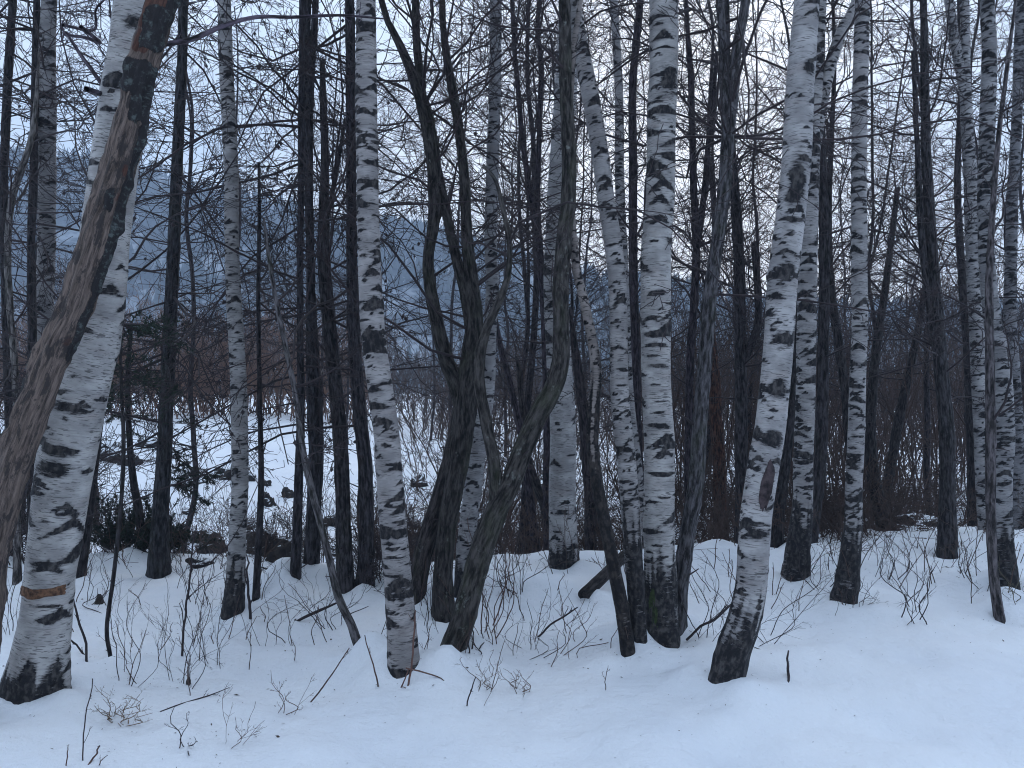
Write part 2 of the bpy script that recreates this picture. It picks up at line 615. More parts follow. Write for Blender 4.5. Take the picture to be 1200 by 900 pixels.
    for _ in range(int(5 * s[-1])):           # knots and healed branch collars
        t0, s0, wk = g.uniform(0, 6.28), g.uniform(.25, s[-1]), rmid * g.uniform(.3, .7)
        u = RR * ((TH - t0 + math.pi) % (2 * math.pi) - math.pi)
        disp = disp + g.uniform(.04, .20) * (.5 if birch is not None else 1) * np.exp(-(u * u + (S2 - s0) ** 2) / wk ** 2)
    V = P[:, None] + (RR * disp)[..., None] * (np.cos(TH)[..., None] * e1[:, None] + np.sin(TH)[..., None] * e2[:, None])
    idx = np.arange(n * sides).reshape(n, sides)
    i0, i1 = idx[:-1], idx[1:]
    q = np.stack([i0, np.roll(i0, -1, 1), np.roll(i1, -1, 1), i1], -1).reshape(-1, 4)
    V = V.reshape(-1, 3)
    bkf, mkf, rdf = bk.reshape(-1, 3), mark.ravel(), red.ravel()
    tri = None
    if cap:
        if cap == 'jag':
            top = idx[-1]
            V[top] += T[-1] * (g.uniform(0, 1, sides) * r[-1] * 3.2)[:, None]
        c0 = P[-1] - T[-1] * r[-1] * .3
        V = np.vstack([V, c0])
        bkf = np.vstack([bkf, bkf[idx[-1, 0]]])
        mkf = np.r_[mkf, 0]
        rdf = np.r_[rdf, 0]
        t = idx[-1]
        tri = np.stack([t, np.roll(t, -1), np.full(sides, len(V) - 1)], -1)
    at = dict(bk=bkf, mark=mkf)
    if snag:
        at['red'] = rdf
    mb.add(V, q, tri, **at)
    return P, r, s


def along(P, s, zmin, zmax, n, g):
    """n random points of a centreline between two heights"""
    z = g.uniform(zmin, zmax, n)
    i = np.array([np.argmin(np.abs(P[:, 2] - a)) for a in z])
    return i


SEED = [0]


def crown(root, base, paths, n, Lr, elev, levels, color, g, zmin=1.2, zmax=None, trop=.03, wob=.13, flat=.6, name='crown', r0=.011, K0=9,
          cones=0, rmin=.0023, stubs=True):
    mb = MB()
    col = [] if cones else None
    for (P, r, s) in paths:
        zt = P[-1, 2] if zmax is None else min(zmax, P[-1, 2])
        if zt <= zmin:
            continue
        m = max(2, int(n * (zt - zmin)))
        i = along(P, s, zmin, zt, m, g)
        az = g.uniform(0, 2 * math.pi, m)
        el = np.radians(g.uniform(elev[0], elev[1], m))
        d = np.stack([np.cos(az) * np.cos(el), np.sin(az) * np.cos(el), np.sin(el)], -1)
        L = g.uniform(Lr[0], Lr[1], m)
        rr = np.minimum(r[i] * .5, r0 * (.5 + .6 * L / Lr[1]))
        spray(mb, P[i], d, L, rr, levels, K0=K0, wob=wob, trop=trop, flat=flat, g=g, collect=col, rmin=rmin)
    if cones:
        Q = np.concatenate([c.reshape(-1, 3) for c in col])
        Q = Q[g.random(len(Q)) < cones]
        a = np.array([[1, 0, 0], [-1, 0, 0], [0, 1, 0], [0, -1, 0], [0, 0, 1.3], [0, 0, -1.3]]) * .0115
        f = np.array([[0, 2, 4], [2, 1, 4], [1, 3, 4], [3, 0, 4], [2, 0, 5], [1, 2, 5], [3, 1, 5], [0, 3, 5]])
        V = (Q[:, None] + a[None] * g.uniform(.7, 1.3, (len(Q), 1, 1))).reshape(-1, 3)
        T = (f[None] + np.arange(len(Q))[:, None, None] * 6).reshape(-1, 3)
        mb.add(V, None, T)
    for (P, r, s) in paths if stubs else []:  # short broken stubs
        m = int(3 * (P[-1, 2] - P[0, 2]))
        i = g.integers(6, len(P) - 2, m)
        d = g.normal(0, 1, (m, 3))
        d[:, 2] = np.abs(d[:, 2]) * .5
        tubes(mb, grow(P[i], d, r[i] + g.uniform(.02, .13, m), 4, .12, 0, g), np.clip(r[i] * .12, .0025, .006)[:, None] * np.array([[1, .9, .8, .55]]), 5)
    if mb.n == 0:
        return None
    return mb.build(name, M_TWIG, root, base, color)


LV_ALDER = [(8, .45, (.5, 1.1), 7, .22, .02), (5, .45, (.5, 1.1), 5, .25, .02)]
LV_LARCH = [(9, .42, (.5, 1.2), 7, .2, -.04), (4, .45, (.5, 1.1), 5, .24, -.05)]
LV_BIRCH = [(7, .45, (.4, .9), 6, .14, -.03), (5, .5, (.4, .9), 5, .12, -.09)]
LV_BG = [(8, .45, (.5, 1.1), 7, .2, .0), (6, .45, (.5, 1.1), 5, .24, .0)]


def tree(name, label, cat, stems, Y=None, kind='dark', group=None, color=None, lean=None, ext=2.6, base=.5, dens=15, bands=(), plates=(), br=2.0,
         Lr=(.5, 1.6), elev=(-5, 40), levels=None, cones=0, zmin=1.3, twig=TW, ring=None, sides=None, cap=False, trop=.03, wob=.13,
         rough=None, flat=.6, zmax=None, r0=.011, limb='limb', flare=.0):
    SEED[0] += 1
    sd = SEED[0]
    g = np.random.default_rng(sd * 17)
    b = stems[0][0]
    if Y is None:
        Y = hit(b[0], b[1])
    p0 = pt(b[0], b[1], Y)
    gzb = gz(p0[0], p0[1])
    if p0[2] > gzb + .02:                      # hidden foot: carry the stem down to the snow
        k = (p0[2] - gzb) * F / Y
        stems = [[(b[0], b[1] + k, b[2] * 1.1)] + list(stems[0])] + list(stems[1:])
        p0 = np.array([p0[0], p0[1], gzb])
    root = empty(name, p0, label, cat, group)
    if lean is None:
        lean = g.uniform(-.06, .06)
    paths = []
    birch = kind == 'birch'
    flare = flare or (.10 if birch else .16)
    for i, st in enumerate(stems):
        first = i == 0
        rows = stem_path(st, Y + (0 if first else g.uniform(-.03, .03)), lean, g, ext=ext if st[-1][1] < 25 else 0, base=first)
        if not first:                          # a fork keeps the trunk's own lean: start it inside the trunk
            P0 = paths[0][0]
            j = np.argmin(np.abs(P0[:, 2] - rows[0, 2]))
            off = P0[j, 1] - rows[0, 1]
            f = (rows[:, 1] + off) / rows[:, 1]
            cam = np.array([0, 0, CZ])
            rows[:, :3] = cam + (rows[:, :3] - cam) * f[:, None]
            rows[:, 3] *= f
        mb = MB()
        rm = float(np.median(rows[:, 3]))
        rg = ring or (max(.011, rm * .15) if birch else max(.02, rm * .4))
        sdz = sides or (int(np.clip(rm * 420, 20, 52)) if birch else int(np.clip(rm * 260, 9, 26)))
        trunk = trunk_mesh(mb, rows, rg, sdz, (.022 if birch else .07) if rough is None else rough,
                           dict(base=base if first else -.4, dens=dens, bands=bands, plates=[(.18 + (b[1] - q_[0]) / F * Y, *q_[1:]) for q_ in plates] if first else []) if birch else None, sd * 7 + i,
                           flare=flare if first else 0, cap='jag' if (cap and st[-1][1] > 25) else False)
        mb.build('trunk' if first else limb, M_BIRCH if birch else M_BARK, root, p0,
                 color or ((1, 1, 1, 1) if birch else DARK))
        paths.append(trunk)
    if br > 0:
        crown(root, p0, paths, br, Lr, elev, levels or (LV_BIRCH if birch else LV_ALDER), twig, g, zmin, zmax, trop, wob, flat=flat, cones=cones, r0=r0, stubs=not birch)
    return root, paths, p0, Y


# ================================================================== SETTING
def axis(lo, a, b, hi, fine, n):
    mid = np.arange(a, b, fine)
    k = np.arange(1, n + 1) / n
    up = b + (hi - b) * k ** 2.6
    dn = a - (a - lo) * k ** 2.6
    return np.unique(np.round(np.concatenate([dn[::-1], mid, [b], up]), 4))


# far wooded hillside across the valley
RIDGE = [(-600, 150), (-200, 170), (0, 190), (150, 205), (250, 225), (350, 245), (450, 270), (560, 300), (700, 335), (850, 360), (1000, 372), (1300, 385), (1900, 390)]


def hillz(x, y):
    px = x / 360 * F + CX
    rz = (CY - np.interp(px, [a for a, _ in RIDGE], [b for _, b in RIDGE])) / F * 360 + 1.6
    t = np.clip((y - 120) / (360 - 120), 0, 1.2)
    prof = np.where(t < 1, sstep(t * .92 + .04) / sstep(.96), 1 - (t - 1) * .5)
    return -4 + (rz + 4) * prof + 9 * n2(x, y, .02, 3, 12.0) * sstep(t * 3)


hx, hy = np.linspace(-400, 400, 180), np.linspace(110, 400, 90)
X, Yg = np.meshgrid(hx, hy)
mb = MB()
ii = np.arange(180 * 90).reshape(90, 180)
mb.add(np.stack([X, Yg, hillz(X, Yg)], -1), np.stack([ii[:-1, :-1], ii[:-1, 1:], ii[1:, 1:], ii[1:, :-1]], -1).reshape(-1, 4))
tag(mb.build('hills', M_HILL), kind='structure')

# conifers covering that slope (a far-off wood)
g = np.random.default_rng(5)
n = 7500
fx, fy = g.uniform(-330, 260, n), 120 + 235 * np.sqrt(g.random(n))
keep = n2(fx, fy, .03, 3, 21.0) > -.10
fx, fy = fx[keep], fy[keep]
fz = hillz(fx, fy)
fh = g.uniform(4, 9, len(fx))
mb = MB()
sd = 7
for tier in range(3):
    a = np.arange(sd) * 2 * math.pi / sd
    rr = fh[:, None] * (.20 - .055 * tier) * g.uniform(.65, 1.3, (len(fx), sd))
    zb = fh * (.08 + .27 * tier)
    zt = fh * (.55 + .225 * tier)
    ringv = np.stack([fx[:, None] + rr * np.cos(a), fy[:, None] + rr * np.sin(a), (fz + zb)[:, None] + fh[:, None] * g.uniform(-.05, .03, rr.shape)], -1)
    tip = np.stack([fx, fy, fz + zt], -1)[:, None]
    V = np.concatenate([ringv, tip], 1)
    k = np.arange(len(fx))[:, None] * (sd + 1)
    j = np.arange(sd)
    T = np.stack([k + j, k + (j + 1) % sd, k + sd + 0 * j], -1).reshape(-1, 3)
    mb.add(V.reshape(-1, 3), None, T)
tag(mb.build('far_forest', M_CONIFER), 'far conifer wood on the hazy slope across the valley', 'forest', kind='stuff')


# ------------------------------------------------------------------ masses of bare brush (nobody could count the stems)
def brush(name, label, cat, px, depth, n, h, color, lv, lean=.25, seed=0, rmin=.004, r0=.012, wob=.1, K0=7, zoff=-.05, dens=None):
    g = np.random.default_rng(seed)
    Yb = g.uniform(depth[0], depth[1], n)
    xp = g.uniform(px[0], px[1], n)
    if dens is not None:
        k = n2(xp * .012, Yb * .5, 1.0, 2, seed + .5) > dens
        xp, Yb = xp[k], Yb[k]
        n = len(xp)
    x = (xp - CX) / F * Yb
    st = np.stack([x, Yb, ground(x, Yb) + zoff], -1)
    d = np.stack([g.normal(0, lean, n), g.normal(0, lean, n), np.ones(n)], -1)
    L = g.uniform(h[0], h[1], n) * (1 + .7 * n2(xp * .01, Yb, 1.0, 2, seed + 3.0))
    mb = MB()
    spray(mb, st, d, L, np.full(n, r0) * g.uniform(.6, 1.4, n), lv, K0=K0, wob=wob, trop=.03, flat=.9, g=g, rmin=rmin, sides=(4, 3, 3, 3))
    o = mb.build(name, M_TWIG, None, (0, 0, 0), color)
    return tag(o, label, cat, kind='stuff')


L2 = [(9, .45, (.3, .8), 5, .14, .04), (4, .42, (.4, .9), 3, .15, .02)]
brush('far_brush', 'brown bare brush along the far edge of the snowfield at left', 'brush', (-60, 430), (25.5, 33), 560, (1.7, 4.2), (.125, .072, .048, 1), L2, .3, 41, .006, .017)
brush('far_brush', 'grey bare brush at the far edge of the snowfield behind the middle trees', 'brush', (400, 1260), (26, 42), 620, (2.0, 4.4), (.065, .050, .046, 1), L2, .3, 42, .007, .02)
brush('thicket', 'dense dark thicket of bare stems behind the birches at right', 'thicket', (740, 1300), (12, 24), 430, (1.8, 4.8), (.052, .034, .028, 1), [(8, .42, (.25, .7), 5, .12, .05), (4, .4, (.4, .9), 3, .15, .02)], .16, 43, .0045, .016)
brush('thicket', 'tangled bare bushes behind the middle birches above the hollow', 'thicket', (480, 800), (11, 22), 200, (1.6, 3.6), (.058, .040, .032, 1), L2, .35, 44, .004, .012, dens=-.05)
brush('undergrowth', 'low dark tangle of twigs along the hollow behind the snow edge', 'undergrowth', (430, 1150), (8.3, 14.5), 1150, (.4, 1.3), (.045, .030, .025, 1), [(7, .5, (.4, 1.1), 5, .2, -.02), (4, .45, (.4, 1.1), 4, .2, -.02)], .7, 45, .0035, .008, dens=-.08)
brush('undergrowth', 'sparse thin twigs standing in the snow hollow at left', 'undergrowth', (-40, 560), (7.8, 15), 130, (.5, 1.5), (.05, .038, .036, 1), [(6, .5, (.4, 1.0), 5, .18, .0), (4, .45, (.4, 1.1), 4, .2, -.0)], .5, 46, .0026, .005)
brush('undergrowth', 'thin brown twigs poking through the snow along the edge of the hollow', 'undergrowth', (-20, 1210), (6.6, 9.0), 330, (.2, .75), (.06, .042, .036, 1), [(4, .5, (.4, 1.0), 5, .16, .0), (3, .45, (.4, 1.1), 4, .18, .0)], .45, 48, .0018, .0032)
brush('undergrowth', 'brown brush scattered over the snowy bank behind the left trunks', 'undergrowth', (60, 640), (11, 26), 70, (.4, 1.3), (.06, .042, .034, 1), L2, .5, 49, .0035, .008, dens=-.02)
brush('undergrowth', 'bramble tangle in the shade behind the leaning dead trunk', 'undergrowth', (-40, 75), (6.3, 8.5), 60, (.6, 1.6), (.035, .028, .03, 1), [(6, .5, (.4, 1.0), 5, .18, .0), (4, .45, (.4, 1.1), 4, .2, -.0)], .55, 47, .003, .006)

# ================================================================== BIRCHES
GB = 'white birches at the wood edge'
LB = dict(kind='birch', group=GB, br=0.8, zmin=3.4, Lr=(.5, 1.5))
big = tree('birch_tree', 'thick white birch at far left with a peeled orange band low on its trunk', 'tree',
           [[(42, 806, 66), (49, 750, 58), (56, 690, 54), (62, 650, 56), (73, 580, 60), (87, 500, 62), (106, 400, 58), (121, 300, 54), (136, 180, 52), (148, 90, 50), (160, 0, 48)]],
           base=.16, dens=10, lean=-.02, plates=[(470, .03, -1.4, .9), (517, .035, -1.7, 1.0), (540, .05, -1.5, 1.1), (570, .03, -2.2, .5), (652, .022, -1.3, .7), (100, .05, -1.6, .9), (30, .05, -1.2, .6)], **LB)
# the peeled band: inner bark on the side towards the clearing
def bark_patch(root, P, r, base, zc, hh, th0, th1, name, mat, lift=1.03, tilt=.0, n=40, prof=None, seed=0, rag=.9):
    g = np.random.default_rng(seed)
    th = np.linspace(th0, th1, n)
    rows = 17
    mb = MB()
    V = []
    for j in range(rows):
        t = j / (rows - 1)
        for k, a in enumerate(th):
            u = k / (n - 1)
            e = (1.0 if prof is None else prof(u)) * (1 + rag * fbm(np.array([[u * 7 + seed * 2, .5 + (t > .5) * 3, .5]]), 3)[0])
            z = zc + (t - .5) * hh * e + tilt * (u - .5) + .006 * math.sin(9 * u + 5 * t) * (1 if j in (0, rows - 1) else 0)
            i = np.argmin(np.abs(P[:, 2] - z))
            edge = min(1, 4 * min(t, 1 - t), 5 * min(u, 1 - u)) ** .6
            rad = r[i] * (1.0 + (lift - 1.0) * edge) + .012 * (fbm(np.array([[u * 16 + seed, t * 4, .5]]), 3)[0]) * edge + .001
            V.append([P[i, 0] + rad * math.cos(a), P[i, 1] + rad * math.sin(a), z])
    ii = np.arange(rows * n).reshape(rows, n)
    mb.add(V, np.stack([ii[:-1, :-1], ii[:-1, 1:], ii[1:, 1:], ii[1:, :-1]], -1).reshape(-1, 4))
    return mb.build(name, mat, root, base)


def zrow(py, Y):
    return CZ - (py - CY) / F * Y


rt, paths, p0, Y = big
bark_patch(rt, paths[0][0], paths[0][1], p0, zrow(688, Y), .048, -math.pi * .97, -math.pi * .10, 'peeled_band', M_PEEL, 1.055, seed=3)

tree('birch_tree', 'slim greyish birch at top left between two dark trunks', 'tree',
     [[(46, 640, 22), (50, 450, 21), (54, 300, 19), (55, 200, 19), (55, 100, 19), (57, 0, 16)]], 7.8, base=.9, dens=13, color=(.66, .66, .68, 1), **LB)
tree('birch_tree', 'slim straight birch between the thick leaning left birch and the dark trunks', 'tree',
     [[(272, 724, 25), (277, 650, 20), (281, 580, 19), (281, 500, 19), (277, 400, 18), (272, 300, 16), (271, 200, 16), (266, 100, 16), (263, 0, 15)]],
     base=.35, dens=17, color=(.72, .72, .73, 1), **LB)
tree('birch_tree', 'grey-white birch standing nearest in the middle, bowed slightly left, right of dark trunks', 'tree',
     [[(474, 790, 38), (471, 735, 34), (467, 675, 32), (460, 600, 31), (453, 520, 30), (444, 450, 29), (436, 370, 28), (432, 280, 26), (430, 200, 25), (429, 100, 25), (428, 0, 22)]],
     base=.03, dens=20, color=(.80, .78, .79, 1), bands=((.62, .03), (.95, .028), (.22, .03)), **LB)
tree('birch_tree', 'thin birch with its trunk partly hidden by the lichen-spotted forked tree', 'tree',
     [[(543, 690, 22), (546, 640, 21), (557, 550, 20), (564, 500, 18), (572, 450, 16), (574, 400, 16), (577, 333, 15), (575, 290, 15), (577, 200, 15), (580, 100, 14), (581, 0, 14)]],
     base=.2, dens=14, color=(.70, .71, .74, 1), **LB)
tree('birch_tree', 'pale smooth birch behind the mossy limb, foot in the dark hollow', 'tree',
     [[(662, 682, 36), (660, 620, 33), (659, 560, 31), (659, 480, 30), (654, 400, 29), (652, 300, 28), (657, 200, 27), (664, 100, 26), (668, 0, 26)]],
     7.1, base=.35, dens=11, color=(.92, .93, .95, 1), **LB)
tree('birch_tree', 'leaning birch crossing left at the top, brown towards its foot, beside the stout birch', 'tree',
     [[(750, 757, 18), (746, 700, 20), (740, 620, 22), (736, 570, 22), (732, 520, 22), (727, 470, 22), (725, 420, 21), (724, 350, 21), (719, 290, 21), (711, 240, 20), (704, 190, 20), (694, 130, 20), (682, 65, 20), (671, 0, 19)]],
     base=.75, dens=15, color=(.74, .73, .74, 1), **LB)
stout = tree('birch_tree', 'stout white birch in the middle with rough black foot touched by green', 'tree',
     [[(774, 742, 41), (774, 700, 38), (772, 640, 36), (771, 580, 36), (772, 500, 35), (770, 440, 34), (768, 370, 35), (769, 300, 35), (774, 225, 33), (775, 150, 33), (777, 80, 33), (778, 0, 33)]],
     base=.50, dens=11, color=(1, 1, 1, 1), lean=.02, plates=[(92, .10, -1.3, .8), (345, .018, -1.6, .9), (430, .02, -1.5, .9), (500, .02, -1.6, 1.0)], **LB)
rt, paths, p0, Y = stout
bark_patch(rt, paths[0][0], paths[0][1], p0, zrow(715, Y), .30, -math.pi * .86, -math.pi * .58, 'moss', M_MOSS, 1.05, prof=lambda u: .3 + .7 * math.sin(math.pi * u), seed=12)
tree('birch_tree', 'slender spotted birch seen just left of the stout white birch', 'tree',
     [[(752, 690, 15), (750, 600, 14), (745, 540, 14), (738, 480, 13), (733, 400, 13), (730, 300, 12), (726, 200, 11), (725, 100, 10), (719, 0, 9)]],
     7.6, base=.4, dens=16, color=(.72, .72, .74, 1), **LB)
scar = tree('birch_tree', 'tall white birch with curved black foot and long dead scar on its lower trunk', 'tree',
            [[(852, 797, 38), (859, 765, 37), (870, 730, 37), (879, 690, 36), (884, 640, 36), (887, 600, 36), (894, 550, 36), (903, 495, 35), (912, 400, 34), (916, 340, 34), (920, 300, 34), (931, 200, 33), (938, 100, 32), (946, 0, 28)]],
            base=.42, dens=13, color=(.92, .92, .94, 1), plates=[(205, .15, -1.7, .75), (65, .05, -1.3, .7), (310, .06, -1.7, .9), (390, .04, -1.5, 1.0), (450, .06, -1.6, .9), (508, .05, -1.7, .9), (620, .03, -1.5, 1.1)], **LB)
rt, paths, p0, Y = scar
bark_patch(rt, paths[0][0], paths[0][1], p0, zrow(568, Y), .25, -math.pi * .60, -math.pi * .34, 'dead_scar', M_WOUND, 1.16, .03, 40,
           prof=lambda u: .25 + .75 * math.sin(math.pi * min(1, max(0, u))) ** .6, seed=8)
tree('birch_tree', 'white birch close behind the scarred one, with a brown limb swinging out to the right', 'tree',
     [[(931, 676, 30), (935, 640, 27), (940, 590, 23), (942, 550, 22), (944, 450, 22), (946, 350, 22), (948, 250, 21), (950, 180, 21), (955, 100, 18), (961, 0, 16)],
      [(948, 205, 15), (956, 160, 15), (965, 110, 14), (975, 70, 14), (989, 32, 13), (1003, 4, 12)]],
     base=.55, dens=22, color=(.86, .86, .88, 1), **LB)
tree('birch_tree', 'straight slim birch standing alone right of the scarred pair, dark rough foot', 'tree',
     [[(989, 702, 27), (994, 665, 24), (1000, 615, 20), (1001, 565, 19), (1004, 500, 19), (1007, 400, 18), (1007, 300, 18), (1007, 200, 17), (1008, 100, 17), (1011, 0, 16)]],
     base=.62, dens=19, color=(.78, .78, .80, 1), **LB)
tree('birch_tree', 'white birch near the right edge forking in two near the top of the picture', 'tree',
     [[(1160, 650, 17), (1153, 583, 17), (1150, 500, 17), (1145, 400, 17), (1141, 300, 16), (1135, 175, 14), (1131, 95, 12), (1131, 50, 11), (1130, 0, 10)],
      [(1133, 125, 12), (1127, 90, 11), (1120, 55, 11), (1112, 0, 10)]],
     7.7, base=.1, dens=24, color=(.84, .85, .88, 1), **LB)
tree('birch_tree', 'grey birch near the right edge, closely barred with black, curving at mid height', 'tree',
     [[(1178, 684, 25), (1176, 640, 23), (1174, 567, 22), (1177, 500, 22), (1172, 420, 21), (1163, 375, 19), (1156, 300, 17), (1155, 225, 17), (1157, 150, 17), (1160, 75, 16), (1157, 0, 15)]],
     base=.45, dens=26, color=(.66, .67, .70, 1), **LB)
tree('birch_tree', 'dim birch at the very right edge of the picture', 'tree',
     [[(1195, 650, 17), (1193, 560, 16), (1188, 450, 15), (1184, 380, 14), (1186, 250, 12), (1192, 120, 11), (1196, 0, 10)]],
     8.6, base=.4, dens=24, color=(.48, .49, .53, 1), **LB)
tree('birch_tree', 'thin brown-stained birch leaning left, foot in snow before the stout birch', 'tree',
     [[(736, 764, 17), (729, 715, 16), (719, 665, 15), (710, 620, 14), (700, 567, 14), (694, 517, 14), (696, 470, 14), (698, 435, 13), (694, 400, 12), (684, 350, 11), (675, 310, 10), (669, 240, 9), (667, 150, 8), (672, 60, 7), (680, 0, 6)]],
     base=1.45, dens=12, color=(.55, .50, .48, 1), lean=.03, **LB)

# ================================================================== THE LEANING DEAD TRUNK
SEED[0] += 1
Ys = 3.75
ctrl = [(-48, 856, 54), (-25, 740, 50), (-13, 660, 47), (0, 600, 45), (14, 550, 42), (32, 500, 42), (52, 450, 43), (71, 400, 42), (92, 350, 40), (108, 300, 41), (123, 250, 42), (137, 200, 42), (151, 150, 43), (160, 110, 37), (174, 60, 40), (190, 0, 36), (212, -70, 32)]
rows = stem_path(ctrl, Ys, -.02, ext=0)
base = pt(-48, 856, Ys)
base[2] = gz(base[0], base[1])
snag = empty('dead_tree', base, 'leaning dead trunk stripped of bark, crossing in front of the thick left birch', 'tree')
mb = MB()
L = np.linalg.norm(np.diff(rows[:, :3], axis=0), axis=1).sum()


def s_at(py):   # arc position of a picture row on the snag
    zz = rows[:, 2]
    cum = np.concatenate([[0], np.cumsum(np.linalg.norm(np.diff(rows[:, :3], axis=0), axis=1))])
    return float(np.interp(zrow(py, Ys), zz, cum))


FR = -math.pi / 2
sp = trunk_mesh(mb, rows, .011, 44, .06, None, 77, cap='jag',
                snag=dict(bark=[(s_at(118), s_at(82), FR + .2, 1.6, 1), (s_at(70), s_at(20), FR + .5, .9, .9), (s_at(150), s_at(95), FR + .9, .8, .8),
                                (s_at(330), s_at(120), FR + 1.5, .5, .85), (s_at(420), s_at(300), FR + 1.35, .45, .8), (s_at(40), s_at(-70), FR + 1.4, .6, .9),
                                (s_at(700), s_at(380), FR - 1.5, .45, .8), (s_at(255), s_at(222), FR + .5, .35, .7)],
                          red=[(s_at(75), s_at(50), FR - .1, .6, 1), (s_at(48), s_at(-60), FR + .1, 1.2, .75), (s_at(240), s_at(190), FR + .9, .35, .55), (s_at(500), s_at(380), FR + .8, .4, .4)]))
mb.build('trunk', M_SNAG, snag, base)
# the long bare branch running off to the right from the dead trunk, and the scrubby one to the left
g = np.random.default_rng(91)
for nm, ctl, lv in (('branch', [(160, 55, 6), (190, 52, 7), (225, 46, 6.5), (262, 30, 6), (300, 20, 5), (345, 20, 4.5), (400, 18, 3.5), (450, 22, 2)], 1),
                    ('branch', [(135, 128, 7), (126, 110, 6), (112, 88, 5.5), (95, 65, 5), (82, 45, 4), (74, 36, 3), (73, 24, 2)], 2),
                    ('branch', [(130, 60, 5), (117, 50, 5), (100, 44, 4.5), (84, 42, 4), (76, 38, 3), (72, 50, 2)], 2),
                    ('branch', [(112, 60, 4), (110, 35, 3.5), (112, 12, 3), (122, 0, 2.5)], 2)):
    off = 0 if lv == 1 else .25
    rws = np.array([[*pt(a, b, Ys + off + .0009 * (a - 160) * (1 if lv == 1 else -1)), w / F * Ys / 2] for a, b, w in ctl])
    if lv == 2:
        rws[0, 1] = Ys
    mb = MB()
    q = trunk_mesh(mb, rws, .012, 9, .10, None, 80 + int(ctl[0][0]))
    i = g.integers(4, len(q[0]) - 1, 16)
    d = nrm(g.normal(0, 1, (16, 3)) + [0, 0, .2])
    tubes(mb, grow(q[0][i], d, g.uniform(.03, .10, 16), 4, .2, 0, g), np.full((16, 4), .0018), 3)
    nb = mb.n - len(mb.at['bk'][0])
    mb.at['bk'].append(np.zeros((nb, 3), np.float32))
    mb.at['mark'].append(np.zeros(nb, np.float32))
    mb.build(nm, M_BARK, snag, base, (.10, .08, .105, .2))

# ================================================================== DARK TREES
GD = 'dark bare trees of the wood'
LARCH = dict(group=GD, levels=LV_LARCH, elev=(-30, 12), trop=-.01, wob=.17, flat=.35, cones=.022, Lr=(.6, 2.6), r0=.0105, br=5.0, zmin=1.15)
ALD = dict(group=GD, levels=LV_ALDER, elev=(5, 55), wob=.22, Lr=(.6, 2.6), r0=.0105, br=4.0, zmin=1.25)
tree('larch_tree', 'straight dark larch rising from the juniper bush at left, cones on its bare twigs', 'tree',
     [[(186, 670, 25), (188, 600, 20), (193, 520, 18), (198, 420, 17), (203, 300, 15), (207, 200, 14), (212, 100, 13), (215, 0, 11)]], color=(.042, .042, .048, .2), **LARCH)
tree('larch_tree', 'dark trunk at the left edge of the picture, leaning slightly right at the top', 'tree',
     [[(16, 620, 13), (10, 450, 11), (5, 300, 10), (5, 200, 10), (9, 100, 10), (15, 0, 9)]], 7.6, **LARCH)
tree('larch_tree', 'thin black trunk close beside the slim greyish birch at top left', 'tree',
     [[(38, 660, 13), (38, 450, 11), (37, 300, 10), (40, 150, 9), (43, 0, 8)]], 7.3, **LARCH)
tree('dark_tree', 'short dark trunk showing low down right behind the thick left birch', 'tree',
     [[(91, 686, 17), (98, 630, 16), (107, 560, 15), (117, 480, 13), (128, 400, 12), (134, 300, 11), (137, 200, 9), (141, 100, 7), (143, 20, 5)]], 6.5, lean=.0, **ALD)
tree('sapling', 'pale grey curved sapling stem at the left edge in front of the black trunks', 'sapling',
     [[(20, 640, 9), (18, 450, 8), (12, 370, 8), (9, 290, 8), (14, 235, 8), (25, 200, 8), (36, 165, 7), (42, 120, 5), (46, 60, 3)]], 6.4, color=GREYB, br=2, Lr=(.3, .9), group=GD, ext=0)
tree('larch_tree', 'thin dark pole tree just right of the slim straight left birch', 'tree',
     [[(300, 698, 9), (305, 600, 8), (306, 540, 7), (304, 450, 6), (303, 350, 5), (304, 260, 4.5), (303, 190, 3)]], br=7, Lr=(.3, 1.0), **{k: v for k, v in LARCH.items() if k not in ('br', 'Lr')})
tree('sapling', 'sinuous grey sapling whose foot bends out of the snow left of the middle birch', 'sapling',
     [[(424, 770, 12), (413, 735, 11), (397, 700, 10), (386, 655, 9.5), (375, 610, 9), (362, 560, 8.5), (354, 520, 8), (347, 467, 7.5), (337, 417, 7), (324, 355, 6), (315, 300, 5), (309, 255, 3)]], color=(.13, .12, .125, .3), br=1.5, Lr=(.3, .9), group=GD, ext=0, lean=.03)
tree('larch_tree', 'leftmost and thinnest of the dark trunks clustered left of the middle birch', 'tree',
     [[(345, 690, 15), (349, 600, 12), (352, 500, 10), (352, 400, 8.5), (352, 300, 8), (353, 150, 8), (354, 0, 7)]], color=(.045, .042, .05, 0), **LARCH)
tree('larch_tree', 'dark trunk with doubled upper stem, second of the dark cluster left of the middle birch', 'tree',
     [[(364, 680, 22), (367, 610, 19), (370, 550, 19), (369, 480, 20), (367, 420, 17), (364, 330, 11), (362, 220, 11), (361, 120, 12), (359, 60, 11), (360, 0, 10)], [(363, 140, 8), (366, 80, 8), (370, 0, 8)]],
     color=(.05, .047, .055, .15), **LARCH)
tree('dead_tree', 'dark trunk with a broken pointed top beside the doubled trunk, leaning left', 'tree',
     [[(406, 692, 21), (403, 620, 19), (400, 540, 18), (394, 460, 18), (386, 380, 17), (379, 300, 16), (380, 250, 14), (381, 190, 10), (379, 130, 9), (378, 75, 7)],
      [(383, 255, 6), (392, 215, 5.5), (398, 180, 5), (404, 140, 3)]], cap=True, color=(.055, .05, .055, .2), **{**ALD, 'br': 2.5})
